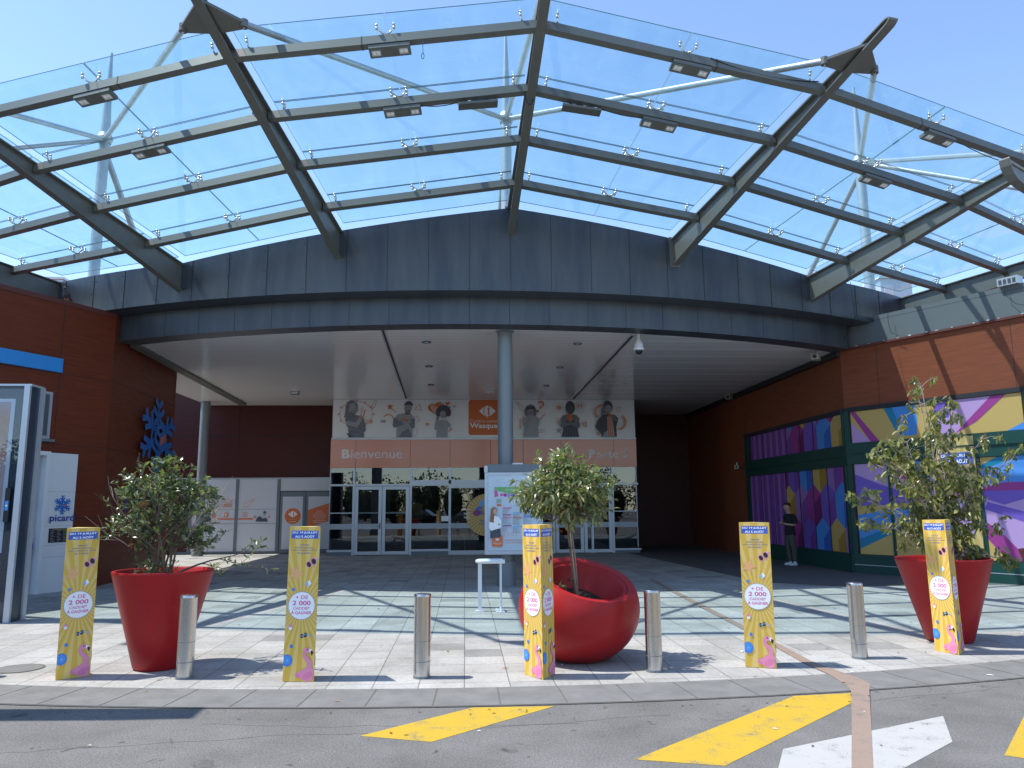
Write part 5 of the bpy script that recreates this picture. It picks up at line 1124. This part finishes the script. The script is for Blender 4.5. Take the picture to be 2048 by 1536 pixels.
# ------------------------------------------------------------------ planters
def cone_planter(x, y, H, rt, rb, label, m=M_red):
    t = thing('conical_planter', label, 'planter', (x, y, .006))
    m_ = MB(); m_.lathe([(rb*.9, 0), (rb, .02), (rb+(rt-rb)*.35, H*.36), (rt-.005, H-.03), (rt, H-.012), (rt-.004, H), (rt-.03, H), (rt-.045, H-.02), (rt-.07, H-.12)], m, 56, close=False); m_.build('pot', t, smooth=True, auto=40)
    m_ = MB(); m_.lathe([(rt-.06, H-.09), (.001, H-.07)], M_soil, 40); m_.build('soil', t); return t
cone_planter(-3.17, 8.55, .985, .50, .245, 'conical red planter at left holding a leafy shrub')
cone_planter(5.80, 9.25, .97, .53, .26, 'conical red planter at right holding a tall sparse shrub')
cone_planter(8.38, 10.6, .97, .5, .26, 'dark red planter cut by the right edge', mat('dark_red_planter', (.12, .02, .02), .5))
rp = thing('round_planter', 'round red ball planter with a tilted opening holding a small tree', 'planter', (1.235, 8.56, .006))
nrm = Vector((.19, -.38, .90)).normalized()
ax = Vector((0, 0, 1)).rotation_difference(nrm).to_matrix().to_4x4(); R = .655
prof = [(R*sin(radians(a)), R*cos(radians(a))) for a in range(180, 54, -6)]+[(R*sin(radians(53)), R*cos(radians(53)))]
r0_, h0 = prof[-1]; prof += [(r0_-.02, h0+.004), (r0_-.075, h0-.012), (r0_-.085, h0-.035), (r0_-.12, h0-.045), (r0_-.13, h0-.07), (r0_-.17, h0-.17), (r0_-.235, h0-.27), (r0_-.25, h0-.3)]
m_ = MB(); m_.M = Matrix.Translation((0, 0, .535)) @ Matrix.Diagonal((1, 1, .89, 1)) @ ax; m_.lathe([(max(r, .001), h) for r, h in prof], M_red, 64)
m_.v = [(x, y, max(z, 0.0)) for x, y, z in m_.v]; m_.build('pot', rp, smooth=True, auto=35)
m_ = MB(); m_.M = Matrix.Translation((0, 0, .535)) @ Matrix.Diagonal((1, 1, .89, 1)) @ ax; m_.lathe([(r0_-.245, h0-.295), (.001, h0-.29)], M_soil, 32); m_.build('soil', rp)

# ------------------------------------------------------------------ plants
def leaf_mats(name, cols, rough=.4, trans=.25):
    out = []
    for i, c in enumerate(cols):
        m = bpy.data.materials.new(name+str(i)); m.use_nodes = True; n = m.node_tree.nodes; l = m.node_tree.links
        b = n['Principled BSDF']; b.inputs['Base Color'].default_value = (*c, 1); b.inputs['Roughness'].default_value = rough; b.inputs['Specular IOR Level'].default_value = .6
        tr = n.new('ShaderNodeBsdfTranslucent'); tr.inputs[0].default_value = (c[0]*1.3, c[1]*1.5, c[2]*.6, 1)
        mx = n.new('ShaderNodeMixShader'); mx.inputs[0].default_value = trans; out_ = n['Material Output']
        l.new(b.outputs[0], mx.inputs[1]); l.new(tr.outputs[0], mx.inputs[2]); l.new(mx.outputs[0], out_.inputs[0]); out.append(m)
    return out
def leaf(mb, p, d, L, wd, m, R_, curl=.25):
    q_ = R_.choice((.6, .8, .95, 1.1, 1.3)); L *= q_; wd *= q_*R_.uniform(.85, 1.15); curl *= R_.uniform(.2, 1.8)
    d = d.normalized(); s = d.cross(Vector((R_.uniform(-.6, .6), R_.uniform(-.6, .6), 1))).normalized(); nn = s.cross(d)
    if R_.random() < .5: s, nn = (s*cos(.8)+nn*sin(.8)), (nn*cos(.8)-s*sin(.8))
    pts = [p, p+d*L*.3+s*wd*.42, p+d*L*.65+s*wd*.46-nn*L*curl*.3, p+d*L-nn*L*curl, p+d*L*.65-s*wd*.46-nn*L*curl*.3, p+d*L*.3-s*wd*.42]
    mid = [p+d*L*.3-nn*wd*.16, p+d*L*.65-nn*(L*curl*.3+wd*.16)]
    mb.add([tuple(v) for v in pts+mid], [(0, 1, 6), (1, 2, 7, 6), (2, 3, 7), (3, 4, 7), (4, 5, 6, 7), (5, 0, 6)], m)
def rdir(R_):
    while True:
        v = Vector((R_.uniform(-1, 1), R_.uniform(-1, 1), R_.uniform(-1, 1)))
        if .1 < v.length < 1: return v.normalized()
def grow(wood, tips, p, d, L, r, depth, R_, up=.15, spread=.5, seg=4, mt=M_bark, kids=(2, 4), shrink=.68):
    pts = [p]; rad = [r]; q = p.copy(); dd = d.normalized()
    for k in range(seg):
        dd = (dd+rdir(R_)*.16+Vector((0, 0, up))*.3).normalized(); q = q+dd*L/seg; pts.append(q.copy()); rad.append(r*(1-.42*(k+1)/seg))
    wood.tube(pts, rad, mt, 6 if r < .01 else 8, cap=False)
    if depth == 0: tips.append((pts, dd)); return
    for k in range(R_.randint(*kids)):
        t = R_.uniform(.35, 1); i = min(int(t*seg), seg-1); b = pts[i].lerp(pts[i+1], t*seg-i); nd = (dd+rdir(R_)*spread*1.6).normalized()
        grow(wood, tips, b, nd, L*shrink*R_.uniform(.75, 1.15), rad[i]*.62, depth-1, R_, up, spread, seg, mt, kids, shrink)
    grow(wood, tips, pts[-1], dd, L*shrink, rad[-1]*.8, depth-1, R_, up, spread, seg, mt, kids, shrink)
# left shrub
R_ = random.Random(11)
t = thing('leafy_shrub', 'dense glossy green shrub with bare grey twigs in the left red planter', 'shrub', (-3.17, 8.55, .93))
wood, tips, fol = MB(), [], MB()
LM = leaf_mats('shrub_leaf', [(.17, .205, .08), (.12, .165, .065), (.28, .30, .15), (.06, .10, .04)], .26); LB_ = leaf_mats('brown_leaf', [(.26, .09, .03), (.20, .07, .03)], .6)
for k in range(11):
    a = R_.uniform(0, 2*pi); s = R_.uniform(.05, .42); d = Vector((cos(a)*s, sin(a)*s*.8, 1)); grow(wood, tips, Vector((cos(a)*.1-.02, sin(a)*.1, 0)), d, R_.uniform(.42, .66), .013, 2, R_, .12, .5)
grow(wood, tips, Vector((.1, 0, 0)), Vector((1.1, -.2, .75)), .55, .012, 2, R_, .1, .4)
for pts, dd in tips:
    bare = R_.random() < .10; tp = pts[-1]
    if abs(tp.x) > .72 or tp.z > 1.25: bare = R_.random() < .3
    if bare: continue
    brown = R_.random() < .04
    for q in range(R_.randint(7, 12)):
        i = R_.uniform(1.2, len(pts)-1); b = pts[int(min(i, len(pts)-2))].lerp(pts[int(min(i, len(pts)-2))+1], R_.random())
        leaf(fol, b, dd*.6+rdir(R_)+Vector((0, 0, .35)), R_.uniform(.045, .075), R_.uniform(.018, .026), R_.choice(LB_) if brown else R_.choice(LM), R_)
lobes = [((-.02, 0, .45), (.34, .28, .42)), ((-.12, 0, .85), (.26, .24, .28)), ((.16, .05, .80), (.30, .24, .26)), ((-.34, 0, .92), (.2, .18, .13)), ((.0, 0, 1.12), (.17, .15, .20)), ((.42, -.05, .42), (.22, .18, .14)), ((-.18, -.1, .55), (.26, .2, .3)), ((.36, 0, .92), (.18, .15, .13))]
for k in range(255):
    c_, r_ = lobes[k % len(lobes)]; v = rdir(R_); rr_ = R_.uniform(.2, 1)**.5
    b = Vector((c_[0]+v.x*r_[0]*rr_, c_[1]+v.y*r_[1]*rr_, c_[2]+v.z*r_[2]*rr_)); br = R_.random() < .035; ax_ = (Vector((b.x, b.y, .5))*.8+rdir(R_)*.5+Vector((0, 0, .3))).normalized()
    wood.tube([b-ax_*.12, b], [.003, .002], M_bark, 4, cap=False)
    for q in range(R_.randint(6, 9)): leaf(fol, b-ax_*R_.uniform(0, .07), ax_*.5+rdir(R_)*.9, R_.uniform(.055, .085), R_.uniform(.024, .034), R_.choice(LB_) if br else R_.choice(LM), R_)
for k in range(320):   # low growth in the pot
    a = R_.uniform(0, 2*pi); s = sqrt(R_.random())*.22; leaf(fol, Vector((cos(a)*s-.04, sin(a)*s-.12, R_.uniform(0, .16))), rdir(R_)+Vector((0, 0, .6)), .035, .014, LM[R_.randint(0, 2)], R_)
for k in range(11):
    a = R_.uniform(-.9, .5) if k > 2 else R_.uniform(2.2, 3.6); z = R_.uniform(.5, 1.15); b = Vector((cos(a)*.36, sin(a)*.25, z*.6)); dd = Vector((cos(a)*.9, sin(a)*.4, R_.uniform(.6, 1.2)))
    grow(wood, [], b, dd, R_.uniform(.2, .34), .006, 1, R_, .05, .5, 4, M_twig)
wood.build('branches', t, smooth=True); fol.build('foliage', t)
# small ball tree
R_ = random.Random(5)
t = thing('ball_tree', 'small standard tree with a rounded pale green crown in the round red planter', 'tree', (1.20, 8.50, .56))
wood = MB(); wood.tube([(0, 0, 0), (-.02, 0, .3), (-.05, 0, .62), (-.085, 0, .95), (-.10, 0, 1.2)], [.022, .02, .018, .017, .014], M_bark, 8); wood.tube([(.03, .03, 0), (0, .02, .5), (-.06, .01, 1.0)], [.009, .009, .007], M_twig, 6)
wood.tube([(.012, -.01, .05), (-.03, -.02, .5), (-.07, -.01, .98)], [.008, .007, .006], mat('bamboo', (.45, .36, .2), .6), 6)
for z in (.28, .62): wood.tube([(-.05+.035*cos(q)-z*.02, .035*sin(q), z) for q in [2*pi*k/8 for k in range(9)]], .005, M_black, 5)
fol, tips = MB(), []
for k in range(26):
    a = R_.uniform(0, 2*pi); grow(wood, tips, Vector((-.09, 0, R_.uniform(.82, 1.15))), Vector((cos(a), sin(a), R_.uniform(.0, 1.5))), R_.uniform(.2, .34), .009, 2, R_, .05, .7, 3)
C0 = Vector((-.10, 0, 1.27)); RX, RZ = .50, .40
L2 = leaf_mats('laurel_leaf', [(.25, .27, .11), (.18, .21, .08), (.36, .36, .18), (.09, .13, .05), (.15, .18, .065)], .26, .28); L2r = leaf_mats('reddish_leaf', [(.28, .12, .05)], .4)
def okp(p): q = p-C0; return (q.x/RX)**2+(q.y/RX)**2+(q.z/RZ)**2
for pts, dd in tips:
    if okp(pts[-1]) > 1.6: continue
    for q in range(6): b = pts[R_.randint(1, len(pts)-1)]; leaf(fol, b, dd+rdir(R_)*1.2-Vector((0, 0, .3)), R_.uniform(.06, .085), R_.uniform(.018, .026), R_.choice(L2), R_, .35)
for k in range(620):
    v = rdir(R_); rr_ = (1-.10*max(0, v.z))*(R_.uniform(.3, 1.0))**.45*(1+.16*sin(3*atan2(v.y, v.x)+2*v.z)+.10*sin(7*v.x+5*v.z)); zc = v.z*RZ
    hx = 1-.55*max(0, v.z-.05); b = C0+Vector((v.x*RX*hx, v.y*RX*hx, zc))*rr_
    if b.z < C0.z-.24 and R_.random() < .75: continue
    for q in range(R_.randint(3, 5)):
        leaf(fol, b+rdir(R_)*.025, v*.6+rdir(R_)*.9-Vector((0, 0, .15)), R_.uniform(.065, .10), R_.uniform(.021, .030), R_.choice(L2r) if R_.random() < .035 else R_.choice(L2), R_, .35)
for a, el, L_ in ((3.5, -.12, .22), (3.3, .1, .16), (.1, .15, .14), (1.2, 1.2, .14), (2.6, .9, .1), (5.5, -.5, .12), (3.9, -.4, .15), (4.6, 1.1, .12)):   # stray shoots
    v = Vector((cos(a)*cos(el), sin(a)*cos(el), sin(el))); b0 = C0+Vector((v.x*RX, v.y*RX, v.z*RZ))*.85; b1 = b0+(v+Vector((0, 0, -.25 if el < 0 else .2)))*L_; wood.tube([b0, b0.lerp(b1, .5)+Vector((0, 0, .01)), b1], [.004, .003, .002], M_bark, 5)
    for q in range(14): leaf(fol, b0.lerp(b1, R_.uniform(.2, 1)), v+rdir(R_)*.9-Vector((0, 0, .3)), .07, .022, R_.choice(L2), R_, .35)
wood.build('trunk', t, smooth=True); fol.build('crown', t)
t = thing('small_shoot', 'low leafy shoots at the left inside the round red planter', 'plant', (.96, 8.42, .54))
wood, fol = MB(), MB()
for k in range(5):
    a = Vector((R_.uniform(-.1, .15), R_.uniform(-.08, .05), .05)); b = a+Vector((R_.uniform(-.08, .14), R_.uniform(-.1, 0), R_.uniform(.12, .3))); wood.tube([a, b], [.005, .003], M_bark, 5)
    for q in range(16): leaf(fol, a.lerp(b, R_.uniform(.2, 1)), rdir(R_)+Vector((0, 0, .3)), .055, .022, R_.choice(LM), R_)
wood.build('stems', t); fol.build('foliage', t)
# right tall sparse shrub
R_ = random.Random(23)
t = thing('tall_shrub', 'tall open shrub with drooping olive leaves in the right red planter', 'shrub', (5.80, 9.25, .92))
wood, fol, tips = MB(), MB(), []
L3 = leaf_mats('drooping_leaf', [(.23, .23, .065), (.17, .19, .055), (.33, .31, .12), (.10, .12, .035)], .33, .35); L3r = leaf_mats('red_sprig', [(.42, .22, .12), (.36, .16, .08)], .6)
stems = [((.05, .25, 2.1), 1), ((-.1, -.1, 2.15), 1), ((.35, 0, 1.9), 1), ((-.35, .1, 1.6), 1), ((.6, -.1, 1.5), 1), ((-.6, 0, 1.15), 1), ((.25, .2, 1.75), 1), ((-.15, .25, 1.5), 1), ((.0, -.2, 1.35), 1), ((-1.05, -.1, .75), 1), ((1.0, 0, 1.25), 1), ((.75, .1, .45), 1), ((-.95, .05, .42), 1), ((.95, 0, -.02), 1), ((-.45, -.2, .9), 1), ((.45, -.2, 1.0), 1), ((-.7, .1, 1.35), 1), ((.2, .1, .8), 1), ((-.2, -.1, .7), 1), ((.5, .1, .6), 1)]
for (x, y, z), _ in stems:
    e = Vector((x, y, z)); b = Vector((x*.12, y*.2, 0)); n_ = 9; pts = []
    for k in range(n_+1):
        f = k/n_; p = b.lerp(e, f); p.x = b.x+(e.x-b.x)*f**1.6; p.z += .10*sin(pi*f)*(abs(x)+.3); pts.append(p+rdir(R_)*.025)
    wood.tube(pts, [.011*(1-.75*k/n_)+.002 for k in range(n_+1)], M_twig, 6, cap=False)
    for k in range(2, n_+1):
        for q in range(3 if k < n_ else 4):
            dd = Vector((R_.uniform(-1, 1), R_.uniform(-1, 1), R_.uniform(-.2, .8))); L_ = R_.uniform(.08, .26)*(1.1-.3*k/n_); a = pts[k]; c = a+dd.normalized()*L_; wood.tube([a, a.lerp(c, .5)+Vector((0, 0, .02)), c], [.0045, .003, .002], M_twig, 5, cap=False)
            if R_.random() < .88:
                for w_ in range(R_.randint(8, 12)): leaf(fol, c+rdir(R_)*.045, rdir(R_)*.75+Vector((0, 0, -.75)), R_.uniform(.06, .10), R_.uniform(.028, .042), R_.choice(L3), R_, .2)
                for w_ in range(R_.randint(2, 6)):
                    v = (rdir(R_)+Vector((0, 0, .5))).normalized(); fol.tube([c, c+v*R_.uniform(.03, .07)], [.0016, .0008], R_.choice(L3r), 3, cap=False)
wood.build('branches', t, smooth=True); fol.build('foliage', t)

R_ = random.Random(77); m_ = MB()
for k in range(260):
    x = R_.uniform(-5, 8); y = ARC_C[1]-sqrt(21.1**2-(x-ARC_C[0])**2)-abs(R_.gauss(0, .12)) if k < 90 else R_.uniform(4.6, 14)
    a = R_.uniform(0, 6.3); L_ = R_.uniform(.006, .022) if k < 200 else R_.uniform(.02, .04); z = .012 if y > 6.6 else .005
    m_.add([(x-L_*cos(a), y-L_*sin(a), z), (x+L_*.35*sin(a), y-L_*.35*cos(a), z+.004), (x+L_*cos(a), y+L_*sin(a), z), (x-L_*.35*sin(a), y+L_*.35*cos(a), z+.003)], [(0, 1, 2, 3)], R_.choice([LB_[0], L3r[0], M_kjoint, M_white2, L3[2]] if k > 90 else [M_kjoint, LB_[1], M_kerbs]))
m_.build('ground_litter', kind='stuff')
m_ = MB()
for (x, y), (dx, dy), n_ in (((-4.2, 5.6), (.16, .02), 40), ((.2, 5.1), (.10, -.03), 22), ((1.9, 6.1), (.12, .035), 26), ((-2.0, 6.35), (.11, -.006), 30)):
    P = [(x, y)]
    for k in range(n_): P.append((P[-1][0]+dx*R_.uniform(.5, 1.3), P[-1][1]+dy+R_.uniform(-.035, .035)))
    w_ = .0035; m_.add([(a, b+s*w_*R_.uniform(.5, 1.4), .0012) for a, b in P for s in (-1, 1)], [(2*k, 2*k+2, 2*k+3, 2*k+1) for k in range(len(P)-1)], M_kjoint)
m_.build('asphalt_cracks', kind='stuff')
# ------------------------------------------------------------------ person
def skin(name, verts, edges, radii, m, parent, sub=2):
    me = bpy.data.meshes.new(name); me.from_pydata(verts, edges, []); o = bpy.data.objects.new(name, me); COL.objects.link(o)
    md = o.modifiers.new('s', 'SKIN'); md.use_smooth_shade = True
    for i, r in enumerate(radii):
        sv = me.skin_vertices[0].data[i]; sv.radius = r if hasattr(r, '__len__') else (r, r); sv.use_root = (i == 0)
    s2 = o.modifiers.new('b', 'SUBSURF'); s2.levels = sub; s2.render_levels = sub
    bpy.context.view_layer.update()
    nm = bpy.data.meshes.new_from_object(o.evaluated_get(bpy.context.evaluated_depsgraph_get())); bpy.data.objects.remove(o)
    for p in nm.polygons: p.use_smooth = True
    nm.materials.clear(); nm.materials.append(m); q = bpy.data.objects.new(name, nm); COL.objects.link(q); q.parent = parent; return q
# figure stands facing -X (its front is -x); z up; 1.80 m
pm = thing('person', 'person in black t-shirt and khaki trousers looking at a phone by the murals', 'person', (8.78, 20.72, .012), rz=radians(12))
SKIN_M = mat('skin', (.42, .25, .18), .5); HAIR = mat('dark_hair', (.02, .014, .01), .7); SHIRT = mat('black_cotton', (.012, .012, .014), .9); TROU = mat('khaki_cotton', (.065, .063, .05), .9); SHOE = mat('white_shoe', (.62, .66, .68), .6)
V, E_, Rr = [], [], []
def pv(p, r, link=None): V.append(p); Rr.append(r); (E_.append((link, len(V)-1)) if link is not None else None); return len(V)-1
pel = pv((0, 0, .95), (.13, .15)); wst = pv((0, 0, 1.1), (.105, .135), pel); ch = pv((.02, 0, 1.32), (.12, .16), wst); nk = pv((.0, 0, 1.49), .062, ch); n2_ = pv((-.03, 0, 1.56), .06, nk)
hd = pv((-.062, 0, 1.625), (.098, .078), n2_); hd2 = pv((-.06, 0, 1.71), (.105, .084), hd); hd3 = pv((-.05, 0, 1.775), (.06, .05), hd2)
for s, ex, fx in ((1, -.02, -.30), (-1, .0, -.33)):
    sh = pv((.03, s*.165, 1.41), .05, ch); el_ = pv((.06+ex, s*.21, 1.16), .043, sh); wr = pv((-.17, s*.13, 1.16+.02), .028, el_); pa = pv((-.25, s*.07, 1.22), (.018, .036), wr)
    hp = pv((0, s*.085, .9), .09, pel); kn = pv((-.02 if s > 0 else .045, s*.09, .50), .058, hp); an = pv((.03 if s > 0 else .05, s*.09, .10), .038, kn)
bod = skin('body', V, E_, Rr, SKIN_M, pm, 2)
# hands: fingers round the phone
for s in (1, -1):
    for k in range(4):
        b0 = Vector((-.265-.004*k, s*(.055+.0), 1.215+.019*k-.02)); q = [b0, b0+Vector((-.035, -s*.012, .004)), b0+Vector((-.05, -s*.034, .0)), b0+Vector((-.042, -s*.05, -.002))]
        vs_ = [tuple(x) for x in q]; f_ = skin('finger', vs_, [(0, 1), (1, 2), (2, 3)], [.0095, .009, .0085, .0075], SKIN_M, bod, 1)
    q = [(-.235, s*.05, 1.24), (-.262, s*.032, 1.268), (-.285, s*.018, 1.274)]; skin('thumb', q, [(0, 1), (1, 2)], [.0115, .010, .0085], SKIN_M, bod, 1)
m_ = MB(); m_.ball((-.155, 0, 1.655), (.022, .012, .02), SKIN_M, 8, 6); m_.ball((-.145, 0, 1.61), (.012, .022, .007), mat('lips', (.35, .14, .12), .5), 8, 5)
for s in (-1, 1):
    m_.ball((-.138, s*.03, 1.685), (.012, .013, .009), M_white2, 8, 6); m_.ball((-.148, s*.03, 1.684), (.005, .006, .006), M_blk, 6, 5); m_.ball((-.05, s*.075, 1.66), (.018, .008, .03), SKIN_M, 8, 6)
    m_.tube([(-.15, s*.012, 1.685), (-.152, s*.03, 1.697), (-.15, s*.05, 1.685), (-.15, s*.03, 1.672), (-.15, s*.012, 1.685)], .003, M_blk, 5); m_.tube([(-.15, s*.05, 1.685), (-.05, s*.078, 1.68)], .003, M_blk, 5)
m_.build('face', pm, smooth=True)
m_ = MB(); m_.ball((-.045, 0, 1.735), (.105, .083, .082), HAIR, 16, 10); m_.v = [(x+.012*(1 if x > -.05 else 0), y, max(z, 1.69+max(0, (-.03-x))*.55)) for x, y, z in m_.v]; m_.build('hair', pm, smooth=True)
def loft(mb, rings, m, seg=20):
    vs = [(cx+rx*cos(2*pi*k/seg), ry*sin(2*pi*k/seg), z) for z, cx, rx, ry in rings for k in range(seg)]
    mb.add(vs, [(i*seg+k, i*seg+(k+1) % seg, (i+1)*seg+(k+1) % seg, (i+1)*seg+k) for i in range(len(rings)-1) for k in range(seg)], m)
m_ = MB(); loft(m_, [(.86, .01, .128, .172), (.90, .008, .134, .176), (1.0, .005, .128, .168), (1.12, .01, .124, .162), (1.26, .02, .132, .178), (1.37, .02, .128, .192), (1.435, .015, .105, .17), (1.475, .005, .075, .105), (1.495, 0, .062, .072)], SHIRT)
for s in (1, -1): m_.tube([(.015, s*.06, 1.425), (.02, s*.13, 1.415), (.032, s*.18, 1.38), (.05, s*.205, 1.28), (.055, s*.212, 1.19)], [.06, .082, .086, .074, .074], SHIRT, 14, cap=False)
m_.build('t_shirt', pm, smooth=True)
m_ = MB(); loft(m_, [(.76, .0, .105, .15), (.84, .0, .122, .163), (.92, 0, .118, .158), (.98, 0, .108, .148)], TROU)
for s in (1, -1):
    kx, axx = (-.02, .03) if s > 0 else (.045, .05)
    m_.tube([(0, s*.075, .88), (-.005, s*.085, .76), (kx, s*.09, .52), ((kx+axx)/2+.005, s*.09, .32), (axx, s*.09, .13)], [.098, .10, .078, .068, .062], TROU, 16, cap=False)
m_.build('trousers', pm, smooth=True)
for s in (1, -1):
    x0 = .03 if s > 0 else .05; m_ = MB(); m_.ball((x0-.06, s*.095, .045), (.15, .05, .05), SHOE, 14, 8); m_.v = [(x, y, max(z, 0)) for x, y, z in m_.v]; m_.tube([(x0, s*.09, .05), (x0, s*.09, .14)], [.045, .042], SHOE, 10); m_.build('shoe', pm, smooth=True)
ph = MB(); ph.box(-.036, .036, -.004, .004, -.075, .075, M_black); ph.box(-.033, .033, .004, .0045, -.07, .07, mat('phone_screen', (.03, .03, .04), .1)); po = ph.build('mobile_phone', label='slim black mobile phone held up by the standing person', cat='phone')
pmM = Matrix.Translation((8.78, 20.72, .012)) @ Matrix.Rotation(radians(12), 4, 'Z'); pm.scale = (.93,)*3; po.scale = (.93,)*3; po.matrix_world = pmM @ Matrix.Scale(.93, 4) @ Matrix.Translation((-.305, 0, 1.265)) @ Matrix.Rotation(radians(90), 4, 'Z') @ Matrix.Rotation(radians(-50), 4, 'X')

# ------------------------------------------------------------------ what the glass reflects: car park behind the viewer
M_car = [mat('dark_blue_car_paint', (.01, .014, .03), .2, .3, .5, None, None, .8), mat('white_car_paint', (.7, .7, .7), .3, 0, .5, None, None, .8), mat('grey_car_paint', (.12, .13, .14), .3, .4, .5, None, None, .8)]
def car(x, y, rz, m, label):
    t = thing('parked_car', label, 'car', (x, y, 0), rz, 'cars parked behind the viewer')
    prof = [(-2.1, .35), (-2.15, .7), (-2.0, .95), (-1.5, 1.02), (-.9, 1.42), (.5, 1.46), (1.15, 1.02), (1.95, .9), (2.1, .65), (2.1, .35)]
    mm = MB(); n = len(prof)
    vs = [(x_, s*(.85 if z_ < 1.1 else .66), z_) for s in (-1, 1) for x_, z_ in prof]; mm.add(vs, [tuple(range(n)), tuple(range(2*n-1, n-1, -1))]+[(i, i+n, (i+1) % n+n, (i+1) % n) for i in range(n)], m); mm.build('body', t)
    g = MB()
    for s in (-1, 1): g.add([(-1.35, s*.815, 1.06), (.95, s*.815, 1.06), (.45, s*.70, 1.40), (-.8, s*.70, 1.40)], [(0, 1, 2, 3)] if s < 0 else [(3, 2, 1, 0)], M_black)
    g.build('side_windows', t)
    for wx in (-1.3, 1.3):
        for s in (-1, 1): q = MB(); q.tube([(wx, s*.72, .32), (wx, s*.88, .32)], .32, M_black, 18); q.build('wheel', t)
car(-3.5, -7, .2, M_car[0], 'dark blue parked car reflected in the entrance glass'); car(.8, -6.5, .1, M_car[2], 'grey parked car reflected in the entrance glass'); car(5.2, -8, -.1, M_car[1], 'white parked car reflected in the entrance glass')
R_ = random.Random(3); fm = MB(); FT = leaf_mats('far_tree_leaf', [(.03, .05, .018), (.045, .07, .025), (.02, .035, .013)], .7, .1)
for k in range(50):
    cx, cy, h = -66+k*2.7+R_.uniform(-1, 1), -44+R_.uniform(-4, 4), R_.uniform(4.8, 7.0)*(1.15 if k % 7 == 3 else 1)
    fm.tube([(cx, cy, 0), (cx, cy, h*.5)], .2, M_bark, 5); fm.ball((cx, cy, h*.40), (1.3, 1.1, h*.36), FT[2], 9, 6)
    for q in range(560):
        v = rdir(R_); p = Vector((cx, cy, h*.5))+Vector((v.x*2.2, v.y*1.8, v.z*h*.5))*R_.uniform(.55, 1.06); a, b = rdir(R_)*.17, rdir(R_)*.17
        fm.add([tuple(p-a), tuple(p+b), tuple(p+a), tuple(p-b)], [(0, 1, 2, 3)], FT[q % 2])
fm.build('distant_tree_belt', kind='stuff')
for o in bpy.data.objects:
    if o.parent is None and o.type in {'MESH', 'EMPTY'} and o.name.startswith('glass_clamp'): o.parent = canopy
